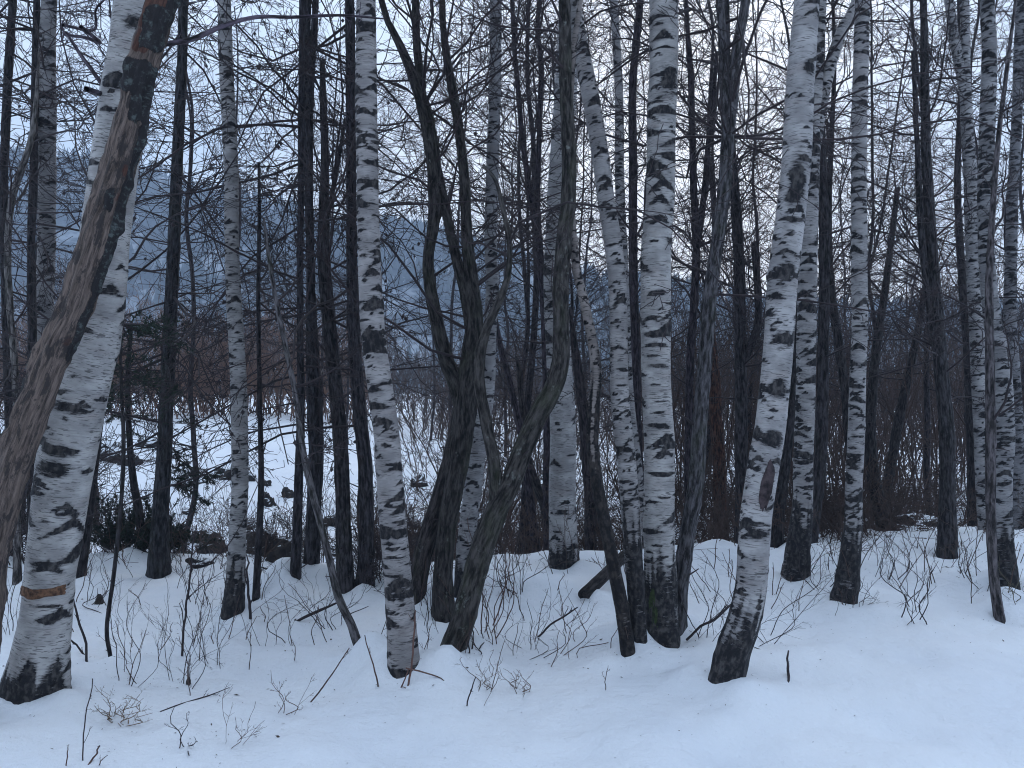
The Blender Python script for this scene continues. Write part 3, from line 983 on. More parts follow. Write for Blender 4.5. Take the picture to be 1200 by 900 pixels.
tree('larch_tree', 'dark trunk standing directly behind the left side of the middle birch', 'tree',
     [[(428, 692, 22), (430, 620, 19), (426, 530, 18), (418, 440, 16), (413, 350, 14), (412, 250, 13), (411, 120, 12), (410, 0, 12)]], color=(.05, .045, .052, .1), **LARCH)
# alder clump in the middle
tree('alder_tree', 'mossy dark alder forking into tall swaying stems, right of the middle birch', 'tree',
     [[(520, 728, 28), (519, 680, 25), (523, 625, 24), (533, 570, 25), (543, 510, 28), (547, 460, 29), (552, 420, 25), (555, 385, 23), (552, 330, 19), (547, 270, 14), (545, 220, 13), (540, 170, 12), (533, 120, 12), (524, 70, 10), (519, 30, 8), (518, 0, 8)],
      [(543, 480, 20), (533, 445, 20), (523, 420, 19), (511, 375, 17), (503, 335, 15), (502, 300, 14), (508, 265, 15), (510, 220, 18), (505, 170, 19), (497, 130, 18), (486, 95, 14), (472, 60, 11), (458, 32, 9), (449, 8, 8)],
      [(552, 395, 14), (545, 345, 14), (535, 305, 13), (525, 260, 12), (516, 215, 12), (508, 180, 11)],
      [(495, 125, 12), (491, 85, 11), (488, 45, 10), (487, 0, 9)]],
     color=(.050, .045, .043, .35), **ALD)
tree('alder_tree', 'dark alder stem curving up out of the snow against the mossy alder', 'tree',
     [[(487, 715, 24), (492, 670, 23), (501, 630, 23), (514, 590, 23), (527, 545, 22), (537, 500, 22), (543, 455, 20)]], hit(520, 728) + .12, br=0, color=(.05, .042, .042, .3), lean=0, group=GD)
forked = tree('alder_tree', 'lichen-spotted tree forking low into a thin grey stem and a thick mossy limb', 'tree',
              [[(529, 768, 30), (541, 728, 31), (552, 685, 30), (562, 650, 30), (574, 618, 30), (589, 585, 27), (601, 560, 25), (613, 527, 25), (631, 487, 25), (647, 458, 24), (656, 425, 22), (657, 380, 20), (657, 333, 20), (661, 285, 20), (666, 230, 19), (667, 180, 18), (664, 115, 16), (662, 50, 15), (661, 0, 14)],
               [(574, 620, 20), (581, 590, 18), (579, 545, 16), (569, 495, 15), (562, 450, 14), (563, 415, 13), (571, 384, 11), (585, 352, 10), (595, 322, 8), (597, 285, 7), (590, 247, 6), (581, 212, 5), (566, 193, 4)]],
              color=(.062, .056, .052, .5), **{**ALD, 'br': 2.5, 'zmin': 2.2})
tree('dark_tree', 'pair of thin purple-brown stems rising together left of the pale smooth birch', 'tree',
     [[(642, 640, 12), (641, 500, 11), (639, 400, 10), (634, 320, 9), (624, 245, 8), (612, 160, 7), (604, 70, 6), (600, 0, 5)],
      [(637, 360, 8), (633, 290, 8), (630, 235, 7), (632, 150, 7), (634, 80, 7), (630, 35, 6), (632, 0, 6)]], 9.0, color=PURP, **ALD)
tree('dark_tree', 'thin dark stem leaning left behind the fork of the lichen-spotted tree', 'tree',
     [[(628, 640, 11), (617, 560, 10), (609, 500, 9), (597, 447, 8), (584, 395, 7), (574, 330, 5), (570, 260, 3)]], 9.4, color=PURP, br=2.5, Lr=(.3, 1.0), group=GD, ext=0)
tree('dead_tree', 'broken dark trunk with a splintered pointed tip beside the pale smooth birch', 'tree',
     [[(692, 655, 15), (691, 580, 14), (687, 520, 14), (681, 460, 13), (674, 410, 10), (668, 365, 5)]], 8.4, color=(.04, .032, .036, 0), br=0, cap=True, ext=0, group=GD)
tree('dark_tree', 'crooked dark stem low in the hollow left of the pale smooth birch', 'tree',
     [[(646, 640, 13), (638, 595, 12), (624, 555, 11), (614, 520, 9), (611, 470, 7), (606, 420, 4)]], 9.8, color=(.045, .038, .038, .2), br=2, Lr=(.3, .9), group=GD, ext=0)
tree('dark_tree', 'thin dark straight stem seen just left of the stout white birch', 'tree',
     [[(750, 660, 13), (748, 560, 12), (745, 440, 12), (742, 300, 11), (742, 200, 11), (742, 100, 10), (750, 0, 9)]], 8.8, color=PURP, **ALD)
tree('alder_tree', 'grey forked tree leaning right, foot against the stout white birch', 'tree',
     [[(793, 732, 22), (798, 680, 21), (807, 620, 20), (815, 565, 20), (820, 500, 19), (825, 440, 18), (832, 350, 18), (842, 280, 17), (850, 205, 17), (855, 140, 17), (862, 68, 14), (874, 0, 12)],
      [(853, 160, 13), (849, 110, 12), (847, 55, 11), (845, 0, 10)]], color=(.105, .10, .108, .35), **ALD)
tree('dark_tree', 'thin dark forking tree in the gap right of the stout white birch', 'tree',
     [[(806, 640, 12), (807, 560, 11), (808, 440, 10), (813, 350, 10), (816, 290, 10), (812, 200, 9), (810, 100, 8), (806, 40, 6), (804, 0, 5)],
      [(817, 290, 8), (826, 220, 8), (830, 170, 7), (836, 110, 6), (840, 60, 4)]], 8.6, color=PURP, **ALD)
tree('dark_tree', 'dark trunk with a crooked side limb, between the grey forked tree and scarred birch', 'tree',
     [[(867, 655, 17), (869, 550, 16), (868, 450, 15), (867, 350, 14), (864, 270, 13), (857, 175, 12), (852, 80, 10), (850, 0, 9)],
      [(869, 430, 10), (882, 400, 10), (889, 370, 9), (886, 310, 9), (883, 284, 6)]], 8.3, color=(.05, .045, .05, .1), **ALD)
tree('dead_tree', 'rust-coloured bare trunk behind the grey forked tree', 'tree',
     [[(846, 640, 17), (843, 560, 16), (840, 500, 15), (837, 450, 14), (834, 400, 11), (832, 365, 6)]], 10.5, color=(.085, .040, .028, 0), br=0, cap=True, ext=0, group=GD)
tree('dark_tree', 'dark trunk passing between the scarred birch and the white birch close behind it', 'tree',
     [[(908, 640, 18), (913, 590, 17), (920, 530, 16), (927, 470, 15), (932, 400, 13), (936, 300, 11), (938, 200, 9), (938, 80, 8), (936, 0, 7)]], 8.2, color=(.04, .036, .04, .1), **ALD)
tree('dark_tree', 'dark trunk bending at its foot, between the limbed birch and the lone slim birch', 'tree',
     [[(944, 672, 17), (951, 635, 15), (959, 570, 15), (963, 500, 15), (965, 400, 14), (966, 300, 13), (964, 200, 11), (961, 100, 9), (958, 0, 8)]], 7.4, color=(.045, .04, .045, .1), **ALD)
tree('dark_tree', 'slanting dark stem just left of the lone slim birch, foot hidden behind it', 'tree',
     [[(1003, 620, 13), (996, 510, 12), (984, 410, 11), (974, 335, 10), (971, 250, 8), (975, 150, 6), (978, 60, 5), (976, 0, 4)]], 8.8, color=(.045, .04, .042, .1), **ALD)
tree('dark_tree', 'dark tree of two close stems with fan-like branches, alone on the right ridge', 'tree',
     [[(1110, 645, 23), (1110, 580, 19), (1109, 500, 18), (1102, 430, 17), (1098, 360, 14), (1092, 285, 13), (1086, 200, 12), (1084, 100, 10), (1082, 0, 8)],
      [(1103, 440, 10), (1091, 375, 9), (1083, 305, 9), (1077, 230, 8), (1074, 150, 6), (1070, 60, 5)]], color=(.05, .046, .05, .1), **{**ALD, 'br': 5.5, 'Lr': (.7, 2.0)})
tree('sapling', 'brown sapling with bent foot standing in front of the barred right birch', 'sapling',
     [[(1171, 720, 12), (1166, 685, 12), (1162, 640, 12), (1161, 590, 12), (1161, 500, 12), (1160, 420, 11), (1159, 340, 9), (1163, 250, 7), (1170, 165, 6), (1182, 65, 4.5), (1190, 0, 3.5)]], color=(.12, .105, .11, .1), **{**ALD, 'br': 2.5, 'Lr': (.3, 1.0)})
tree('dark_tree', 'thin crooked dark stem at upper right beyond the barred birch', 'tree',
     [[(1178, 600, 9), (1176, 480, 9), (1176, 400, 8), (1182, 325, 7), (1180, 260, 7), (1188, 180, 6), (1200, 90, 5), (1212, 0, 4)]], 9.6, color=PURP, **ALD)
tree('dark_tree', 'dark trunk deep in the thicket left of the forked right birch', 'tree',
     [[(1142, 625, 17), (1140, 520, 15), (1136, 420, 13), (1128, 330, 10), (1122, 220, 8), (1126, 100, 6), (1124, 0, 5)]], 10.5, color=(.035, .03, .032, 0), **ALD)
tree('dark_tree', 'stump-like dark leaning trunk low in the thicket right of the lone slim birch', 'tree',
     [[(1048, 655, 24), (1036, 610, 20), (1024, 560, 16), (1020, 500, 13), (1026, 420, 11), (1040, 320, 8), (1052, 220, 6)]], 9.4, color=(.04, .035, .036, .1), br=3, Lr=(.5, 1.4), group=GD, ext=0)
tree('dark_tree', 'tilted thicket stem leaning right towards the two-stemmed dark tree', 'tree',
     [[(1030, 630, 13), (1045, 540, 12), (1058, 470, 11), (1073, 400, 9), (1085, 330, 7), (1095, 260, 5)]], 11.5, color=(.04, .034, .035, 0), br=3, Lr=(.5, 1.4), group=GD, ext=0)

# ================================================================== BACKGROUND TREES: five kinds, copied
def copy_tree(o, parent=None):
    c = o.copy()
    C.objects.link(c)
    if parent is not None:
        c.parent = parent
    for ch in list(o.children):
        copy_tree(ch, c)
    return c


protos = []
for v in range(5):
    g = np.random.default_rng(300 + v)
    h = 10.5
    root = empty('background_tree', (0, 0, 0), '-', 'tree')
    r0 = .034 + .006 * v
    zz = np.linspace(-.3, h, 14)
    wx = np.cumsum(g.normal(0, .06, 14))
    wy = np.cumsum(g.normal(0, .06, 14))
    rows = np.stack([wx - wx[0], wy - wy[0], zz, r0 * (1 - .8 * (zz / h).clip(0, 1))], -1)
    mb = MB()
    paths = [trunk_mesh(mb, rows, .05, 8, .04, None, 400 + v)]
    if v % 2:
        k = 5
        d = g.normal(0, .09)
        rows2 = np.stack([wx[k:] - wx[0] + d * np.arange(14 - k), wy[k:] - wy[0] + .05 * np.arange(14 - k), zz[k:], r0 * .75 * (1 - .8 * (zz[k:] / h))], -1)
        paths.append(trunk_mesh(mb, rows2, .05, 7, .04, None, 500 + v))
    mb.build('trunk', M_BARK, root, (0, 0, 0), (.048, .040, .045, 0))
    crown(root, (0, 0, 0), paths, 3.8, (.6, 2.4), (-8, 40), LV_BG, TW, g, 1.8, None, .01, .16, rmin=.0029, r0=.0105, flat=.4)
    protos.append(root)

g = np.random.default_rng(77)
bg = []
for px in list(np.linspace(-40, 600, 9)) + list(np.linspace(600, 1260, 12)):
    bg.append((px + g.uniform(-22, 22), g.uniform(10.5, 17) if px > 560 else g.uniform(11, 20)))
for px in list(np.linspace(430, 1250, 10)):
    bg.append((px + g.uniform(-25, 25), g.uniform(17, 30)))
for i, (px, Y) in enumerate(bg):
    pr = protos[i % 5]
    o = pr if i < 5 else copy_tree(pr)
    x = (px - CX) / F * Y
    o.location = (x, Y, gz(x, Y))
    o.rotation_euler = (g.normal(0, .035), g.normal(0, .035), g.uniform(0, 6.28))
    s = g.uniform(.85, 1.15)
    o.scale = (s, s, s)
    side = 'left' if px < 560 else 'right'
    o['label'] = 'thin bare tree far back in the wood behind the near trunks at ' + ('left' if side == 'left' else 'middle and right')
    o['group'] = 'thin bare trees far back in the wood'

# ================================================================== EVERGREENS AT LEFT
def needles(mb, P, g, per=26, ln=.035, w=.004):
    """short needle blades along twigs P (N,K,3)"""
    N_, K, _ = P.shape
    pi = np.repeat(np.arange(N_), per)
    t = g.uniform(0, K - 1.001, len(pi))
    i = t.astype(int)
    f = (t - i)[:, None]
    p = P[pi, i] * (1 - f) + P[pi, i + 1] * f
    tan = nrm(P[pi, i + 1] - P[pi, i])
    r = g.normal(0, 1, p.shape)
    r = nrm(r - (r * tan).sum(-1, keepdims=True) * tan)
    d = nrm(tan * .6 + r)
    sd = nrm(np.cross(d, g.normal(0, 1, p.shape)))
    L = ln * g.uniform(.6, 1.2, (len(p), 1))
    V = np.stack([p - sd * w, p + sd * w, p + d * L], 1).reshape(-1, 3)
    mb.add(V, None, np.arange(len(V)).reshape(-1, 3))


def evergreen(name, label, stem, Y, zr, n, Lr, seed, cat='tree', elev=(-25, 15)):
    g = np.random.default_rng(seed)
    rows = stem_path(stem, Y, 0, ext=0)
    b = pt(stem[0][0], stem[0][1], Y)
    gb = gz(b[0], b[1])
    if b[2] > gb:
        rows = np.vstack([[b[0], b[1], gb - .1, rows[0, 3] * 1.1], rows[1:]])
    b[2] = gb
    root = empty(name, b, label, cat)
    mb = MB()
    P, r, s = trunk_mesh(mb, rows, .03, 9, .05, None, seed)
    mb.build('trunk', M_BARK, root, b, DARK)
    mb = MB()
    i = along(P, s, zr[0], zr[1], n, g)
    az = g.uniform(0, 6.28, n)
    el = np.radians(g.uniform(*elev, n))
    d = np.stack([np.cos(az) * np.cos(el), np.sin(az) * np.cos(el), np.sin(el)], -1)
    col = []
    spray(mb, P[i], d, g.uniform(*Lr, n), np.full(n, .006), [(8, .42, (.5, 1.0), 5, .1, -.03)], K0=8, wob=.09, trop=-.01, flat=.3, g=g, collect=col, rmin=.0025)
    br = mb.build('branches', M_TWIG, root, b, TW)
    mb = MB()
    needles(mb, col[0], g)
    mb.build('needles', M_NEEDLE, root, b)
    return root


evergreen('young_spruce', 'thin young spruce with dark needle sprays right of the thick left birch',
          [(129, 768, 5), (125, 735, 5), (134, 668, 5), (142, 590, 5), (145, 515, 5), (142, 450, 4), (141, 380, 3)], hit(129, 768), (1.55, 2.3), 16, (.2, .55), 21)
evergreen('young_spruce', 'bent young spruce beside the juniper bush with sparse dark needle sprays',
          [(166, 640, 11), (163, 600, 10), (156, 560, 9), (151, 500, 7), (150, 440, 6), (154, 380, 4)], 7.3, (1.25, 2.2), 26, (.25, .7), 22)
# low spray of green on the right of the larch
b = pt(188, 640, 7.2)
b[2] = gz(b[0], b[1])
root = empty('spruce_branch', pt(194, 545, 7.0), 'dark green spruce bough hanging right of the straight dark larch over snow', 'branch')
g = np.random.default_rng(31)
mb, col = MB(), []
st = np.array([pt(194, 520 + 12 * k, 7.0) for k in range(5)])
d = np.stack([np.full(5, 1.0), g.normal(-.2, .3, 5), g.uniform(-.35, .05, 5)], -1)
spray(mb, st, d, g.uniform(.3, .46, 5), np.full(5, .006), [(11, .5, (.4, .9), 5, .12, -.05)], K0=8, wob=.08, trop=-.03, flat=.7, g=g, collect=col, rmin=.0025)
mb.build('branches', M_TWIG, root, pt(194, 545, 7.0), TW)
mb = MB()
needles(mb, col[0], g, 34, .04, .0045)
mb.build('needles', M_NEEDLE, root, pt(194, 545, 7.0))


def bush(name, label, px, py, Y, w, h, n, seed, color=TW, mat_needles=True, cat='bush', levels=None, group=None):
    """bushy clump: many stems fanning from a patch of ground"""
    g = np.random.default_rng(seed)
    c = pt(px, py, Y)
    c[2] = gz(c[0], c[1])
    root = empty(name, c, label, cat, group)
    x, y = c[0] + g.normal(0, w * .22, n), c[1] + g.normal(0, w * .18, n)
    st = np.stack([x, y, ground(x, y) - .03], -1)
    d = np.stack([(x - c[0]) / w * 1.6 + g.normal(0, .2, n), (y - c[1]) / w * 1.6 + g.normal(0, .2, n), np.ones(n) * .9], -1)
    mb, col = MB(), []
    spray(mb, st, d, h * g.uniform(.6, 1.15, n), np.full(n, .005), levels or [(9, .45, (.3, .8), 5, .12, .05)], K0=7, wob=.12, trop=.02, flat=.9, g=g, collect=col, rmin=.002)
    mb.build('stems', M_TWIG, root, c, color)
    if mat_needles:
        mb = MB()
        needles(mb, col[0], g, 30, .035, .005)
        mb.build('needles', M_NEEDLE, root, c)
    return root


bush('juniper_bush', 'dark rounded juniper bush at the foot of the straight dark larch', 150, 662, 7.5, .5, .5, 40, 51)
bush('juniper_bush', 'low dark juniper hugging the left foot of the larch trunk', 192, 664, 7.4, .30, .34, 26, 52)
bush('tangled_bush', 'dark tangled leafless bush low between the dark trunks and the middle birch', 443, 715, 6.6, .40, .50, 26, 53, (.035, .028, .03, 1), False,
     levels=[(8, .6, (.5, 1.2), 6, .25, -.02), (5, .5, (.5, 1.2), 4, .25, 0)])


# ================================================================== ROCKS
def rock(label, px, py, w, h, Y=None, snow=.85, seed=0, name='rock'):
    g = np.random.default_rng(600 + seed)
    Y = Y or hit(px, py)
    c = pt(px, py, Y)
    c[2] = gz(c[0], c[1])
    W, H = w / F * Y / 2, h / F * Y
    n, m = 22, 14
    th, ph = np.meshgrid(np.arange(n) * 2 * math.pi / n, np.linspace(-.5, math.pi / 2 - .02, m))
    u = np.stack([np.cos(th) * np.cos(ph), np.sin(th) * np.cos(ph), np.sin(ph)], -1)
    k = 1 + 1.5 * fbm(u * 1.7 + seed * 3.3, 4)
    V = u * k[..., None] * np.array([W, W * .8, H * .9])
    ii = np.arange(n * m).reshape(m, n)
    q = np.stack([ii[:-1], np.roll(ii[:-1], -1, 1), np.roll(ii[1:], -1, 1), ii[1:]], -1).reshape(-1, 4)
    mb = MB()
    V = V.reshape(-1, 3)
    tri = np.stack([ii[-1], np.roll(ii[-1], -1), np.full(n, n * m)], -1)
    V = np.vstack([V, [0, 0, V[ii[-1], 2].mean()]])
    mb.add(V + c, q, tri)
    o = mb.build(name, M_ROCK, None, tuple(c), (1, 1, 1, snow + (.14 if snow > 0 else 0)))
    return tag(o, label, 'rock')


for i, (lb, px, py, w, h, sn) in enumerate([
        ('small dark rock in the snow just right of the straight dark larch', 208, 636, 17, 15, .7),
        ('dark rock at the top of the rock group right of the larch', 234, 634, 22, 14, .7),
        ('longest brown rock of the group on the snow right of the larch', 250, 646, 32, 17, .62),
        ('flat dark rock lowest in the group by the larch, half sunk in snow', 236, 664, 36, 12, .75),
        ('dark boulder between the slim left birch and the pole tree, left of a pair', 306, 646, 30, 24, .75),
        ('dark boulder right behind the pole tree, larger of a pair', 330, 660, 36, 34, .6),
        ('half-buried stone in front of the boulder pair by the pole tree', 312, 672, 26, 9, .95),
        ('flat stone half under snow between the dark cluster trunks', 395, 648, 26, 10, 1.0),
        ('snowy stone on the bank beneath the flat field, right of the slim left birch', 296, 620, 20, 10, 1.05),
        ('low stone on the bank between larch and slim left birch, upper one', 222, 600, 16, 6, .9),
        ('snow-topped boulder on the slope right behind the thick left birch', 128, 536, 32, 20, 1.25),
        ('small stone on the snowfield left of the slim straight birch', 262, 562, 17, 7, .9),
        ('small dark stone on the snowfield between pole tree and dark cluster', 338, 582, 14, 10, .6),
        ('tiny stone on the snowfield high beside the pole tree', 313, 569, 9, 7, .6),
        ('stone on the snowfield seen between the two dark cluster trunks', 388, 615, 18, 11, .8),
        ('dark snow-streaked boulder in the hollow left of the pale smooth birch', 620, 650, 70, 40, .95),
        ('dark snowy boulder in the hollow right of the lone slim birch', 1078, 645, 62, 22, .9),
        ('small dark boulder under the thicket left of the limbed birch', 918, 640, 40, 18, .9)]):
    rock(lb, px, py, w, h, 9.5 if ' hollow ' in lb or 'thicket' in lb else None, sn, i)

g = np.random.default_rng(71)
for i in range(26):
    Y_ = g.uniform(8.6, 12.0) if i < 17 else g.uniform(12, 21)
    px_ = g.uniform(135, 640)
    x_ = (px_ - CX) / F * Y_
    py_ = CY + (CZ - gz(x_, Y_)) / Y_ * F
    o = rock('small dark stone capped with snow on the bank behind the left and middle trunks', px_, py_, g.uniform(14, 46), g.uniform(9, 20), Y_, g.uniform(.75, 1.1), 100 + i)
    o['group'] = 'small stones on the snowy bank'

# ================================================================== FALLEN LOG
a, b = np.array(pt(684, 698, 6.05)), np.array(pt(752, 632, 6.75))
mb = MB()
rows = np.array([[*b, .045], [*(a * .33 + b * .67), .047], [*(a * .67 + b * .33), .049], [*a, .05]])
base = a.copy()
base[2] = gz(a[0], a[1])
lg = empty('fallen_log', base, 'short dark log lying tilted in the snow left of the stout white birch', 'log')
trunk_mesh(mb, rows, .02, 16, .05, None, 901, cap=True)
mb.build('trunk', M_BARK, lg, base, (.04, .034, .034, .2))


# ================================================================== SHRUBS AND TWIGS STICKING OUT OF THE SNOW
def polytwig(name, label, cat, lines, Y=None, color=TW, side=5, Ls=(.05, .16), seed=0, lay=False, fork=0.3, group=None):
    """a few thin stems given as picture polylines (x, y, width); foot first. lay=True: lies on the snow"""
    g = np.random.default_rng(700 + seed)
    f = lines[0][0]
    Y0 = Y or hit(f[0], f[1])
    b = pt(f[0], f[1], Y0)
    root = empty(name, b, label, cat, group)
    for li, ln in enumerate(lines):
        Yb = Y0 if lay == 2 else (Y or hit(ln[0][0], ln[0][1]))
        rows = []
        for j, (px, py, w) in enumerate(ln):
            yy = hit(px, py) - .02 if lay is True else Yb + (g.normal(0, .05) if j else 0)
            p = pt(px, py, yy)
            rows.append([*p, w / F * yy / 2])
        rows = np.array(rows)
        if lay is not True:
            d = nrm(rows[1, :3] - rows[0, :3])
            rows = np.vstack([np.r_[rows[0, :3] - d * .06, rows[0, 3]], rows])
        n = max(10, int(np.linalg.norm(np.diff(rows[:, :3], axis=0), axis=1).sum() / .035))
        S = catmull(rows, n)
        S[:, :3] += fbm(np.stack([np.arange(n) * .5 + li * 3, np.full(n, seed + .5), np.zeros(n)], -1), 2)[:, None] * np.array([.03, .02, .01])
        mb = MB()
        P = S[None, :, :3]
        rad = np.maximum(S[None, :, 3] * (.55 if lay is True else .75), .0009)
        tubes(mb, P, rad, 5)
        if side:
            L = np.array([np.linalg.norm(S[-1, :3] - S[0, :3])])
            s, dd, l2, rr = sprout(P, rad, L, side, fork, (.25, .75), .8, .25, g)
            P2 = grow(s, dd, l2, 6, .12, .02, g)
            rd = np.maximum(rr * .6, .0009)[:, None] * np.linspace(1, .5, 6)[None]
            tubes(mb, P2, rd, 3)
            s, dd, l3, rr = sprout(P2, rd, l2, 3, .5, (.35, .9), .8, .3, g)
            tubes(mb, grow(s, dd, l3, 4, .14, .02, g), np.maximum(rr * .7, .0008)[:, None] * np.linspace(1, .6, 4)[None], 3)
        mb.build('stem', M_TWIG, root, b, color)
    return root


def clump(name, label, px, py, hpx, n, spread, seed, color=TW, cat='shrub', w=1.5, side=4, lean=0.0, fork=.42):
    """n stems fanning out of one place; hpx = height in picture rows, spread = half width of the top in columns"""
    g = np.random.default_rng(800 + seed)
    lines = []
    spread *= 1.45
    for k in range(n):
        u = (k + .5) / n * 2 - 1
        x0 = px + u * spread * .28 + g.normal(0, 2)
        y0 = py + g.normal(0, 5)
        h = hpx * (g.uniform(.35, 1.15) if k else 1.1)
        x1 = px + u * spread * g.uniform(.4, 1.3) + lean * h + g.normal(0, spread * .2)
        bow, bow2 = g.normal(0, spread * .16 + 2), g.normal(0, spread * .12 + 2)
        ww = w * .85 * g.uniform(.5, 1.25)
        lines.append([(x0, y0, ww), (x0 * .75 + x1 * .25 + bow, y0 - h * .3, ww * .9), (x0 * .45 + x1 * .55 + bow2, y0 - h * .62, ww * .72), (x1, y0 - h, ww * .45)])
    return polytwig(name, label, cat, lines, None, color, side, seed=seed, fork=fork)


RED = (.075, .045, .038, 1)
clump('bare_shrub', 'tall bare shrub of several upright stems in the snow under the dark larch', 212, 800, 125, 8, 36, 1)
polytwig('bare_twig', 'straight tall single stem rising through the shrub under the larch', 'twig', [[(213, 768, 4), (217, 720, 3.5), (224, 670, 3), (230, 615, 2)]], None, TW, 7, seed=2)
polytwig('bare_twig', 'bent dark stem standing in snow just right of the thick left birch', 'twig', [[(103, 777, 4), (98, 750, 4), (92, 725, 3.5), (85, 698, 2.5)], [(101, 770, 3), (90, 757, 3), (78, 747, 2)]], None, TW, 2, seed=3)
clump('bare_shrub', 'bare shrub low at the left edge beyond the dead trunk', 12, 745, 120, 6, 26, 4)
clump('bare_shrub', 'thin arching twigs in the snow between the young spruce and the tall shrub', 150, 800, 110, 5, 32, 5, side=4)
clump('bare_shrub', 'loose bare twigs left of the slim straight birch foot', 250, 782, 95, 4, 30, 6)
polytwig('bare_twig', 'dark upright stick just right of the slim straight birch foot', 'twig', [[(293, 733, 5), (293, 705, 4.5), (291, 675, 3.5), (289, 650, 2)]], None, TW, 2, seed=7)
clump('bare_shrub', 'thin leaning twigs in the snow below the pole tree', 318, 755, 110, 6, 60, 8, lean=.15)
polytwig('fallen_branch', 'thin forked branch lying on the snow at lower left', 'branch', [[(190, 833, 3), (215, 824, 3), (245, 815, 2.5), (268, 806, 1.5)], [(232, 820, 2), (248, 826, 2), (256, 838, 1.2)]], None, TW, 5, seed=9, lay=True)
polytwig('fallen_branch', 'thicker dark branch lying by the foot of the sinuous sapling', 'branch', [[(343, 731, 4), (360, 722, 5), (378, 714, 4.5), (396, 706, 3)], [(352, 733, 3), (368, 748, 3), (388, 766, 2)]], 5.6, TW, 2, seed=10)
polytwig('bare_twig', 'long slanting twig in open snow left of the middle birch foot', 'twig', [[(365, 823, 2.5), (380, 803, 2.5), (393, 783, 2), (408, 760, 1.5)]], None, RED, 1, seed=11)
polytwig('bare_twig', 'thin twig leaning left beside the middle birch foot', 'twig', [[(446, 806, 2.8), (440, 788, 2.5), (432, 765, 2), (426, 745, 1.5)]], None, RED, 1, seed=12)
clump('bare_shrub', 'tiny reddish twigs in the snow far left of the middle birch', 335, 835, 45, 4, 26, 13, RED, w=1.5, side=3)
polytwig('bare_twig', 'brown twig propped against the middle birch foot', 'twig', [[(478, 806, 3.5), (482, 780, 3.2), (485, 750, 3), (487, 715, 2)], [(470, 806, 2.5), (476, 793, 2), (478, 785, 1.5)], [(489, 786, 2.5), (505, 790, 2.2), (520, 798, 1.5)]], hit(478, 806), (.10, .06, .05, 1), 1, seed=14)
clump('bare_shrub', 'thin reddish upright stems right of the lichen-spotted tree foot', 575, 745, 120, 9, 30, 15, RED, w=2.2, side=2)
clump('bare_shrub', 'straggling bare shrub in the snow below the pale smooth birch', 622, 765, 130, 7, 48, 16, lean=.1)
polytwig('bare_twig', 'dark twig arching right in the snow below the fallen log', 'twig', [[(633, 744, 3.5), (645, 732, 3.2), (660, 723, 3), (678, 711, 2)]], None, TW, 3, seed=17)
clump('bare_shrub', 'faint small twigs in the snow left of the leaning stained birch foot', 668, 765, 70, 5, 40, 18, RED, w=1.6, side=3, lean=.3)
clump('bare_shrub', 'short broken stems at the right of the lichen-spotted tree foot', 552, 770, 55, 5, 12, 19, w=3, side=1)
polytwig('bare_twig', 'short twig standing in the open snow below the lichen-spotted tree', 'twig', [[(548, 825, 2.4), (551, 808, 2.2), (558, 793, 1.5)]], None, TW, 1, seed=20)
clump('grass_tuft', 'dry twiggy tuft on the snow below the mossy alder', 568, 806, 34, 9, 17, 21, (.10, .075, .06, 1), 'grass', 1.4, 2)
clump('grass_tuft', 'dry tuft poking from the snow below the straggling shrub', 612, 812, 30, 9, 20, 22, (.10, .07, .055, 1), 'grass', 1.4, 2)
clump('grass_tuft', 'matted dry grass tuft on the snow beside the thick left birch', 138, 842, 34, 14, 26, 23, (.15, .115, .08, 1), 'grass', 1.6, 3)
clump('bare_shrub', 'bare shrub fanning out of the snow between stout and scarred birches', 828, 738, 95, 9, 42, 24)
polytwig('fallen_branch', 'dark crooked branch reaching from snow to the scarred birch foot', 'branch', [[(813, 742, 4), (822, 733, 4), (836, 727, 4.5), (848, 716, 4), (858, 707, 3)]], None, TW, 3, seed=25)
clump('bare_shrub', 'wispy bare shrub right of the scarred birch foot', 893, 752, 90, 7, 48, 26, lean=.25, w=1.45)
polytwig('bare_twig', 'short thick twig sticking up alone in the right foreground snow', 'twig', [[(923, 800, 4), (924, 786, 4.5), (923, 772, 3.5), (925, 762, 2.5)]], None, TW, 0, seed=27)
clump('bare_shrub', 'low spreading twigs around the foot of the lone slim birch', 996, 718, 60, 7, 50, 28, w=1.45)
clump('bare_shrub', 'thin bare shrub alone on the snow right of the lone slim birch', 1072, 724, 72, 7, 42, 29, w=1.9)
clump('bare_shrub', 'bare twigs between the limbed birch and the lone slim birch', 965, 685, 70, 6, 30, 30)
clump('bare_shrub', 'bare twigs on the ridge right of the lone slim birch foot', 1040, 676, 62, 6, 34, 31, w=1.45)
clump('bare_shrub', 'small shrub on the ridge left of the brown bent sapling', 1145, 680, 60, 6, 28, 32, w=1.45)
clump('bare_shrub', 'small greenish shrub at the right edge of the snow', 1192, 712, 48, 6, 22, 33, (.07, .07, .045, 1), w=1.45)
polytwig('bare_twig', 'tall thin twig in the near snow at bottom left', 'twig', [[(96, 893, 2.2), (98, 860, 2), (103, 825, 1.8), (109, 795, 1.4)]], None, TW, 2, seed=34, fork=.2)
polytwig('bare_twig', 'thick twig leaning right at the bottom left corner', 'twig', [[(104, 898, 3.2), (110, 886, 3), (117, 874, 2.4)], [(78, 898, 2), (78, 885, 1.8), (79, 875, 1.2)], [(115, 897, 1.8), (122, 889, 1.5), (128, 884, 1)]], None, RED, 1, seed=35)
clump('bare_shrub', 'little forked sprig in the near snow below the lying branch', 216, 876, 45, 3, 14, 36, w=1.8, side=3)
clump('bare_shrub', 'faint sprigs in the near snow right of the forked sprig', 272, 872, 58, 4, 30, 37, RED, w=1.3, side=3, lean=.3)
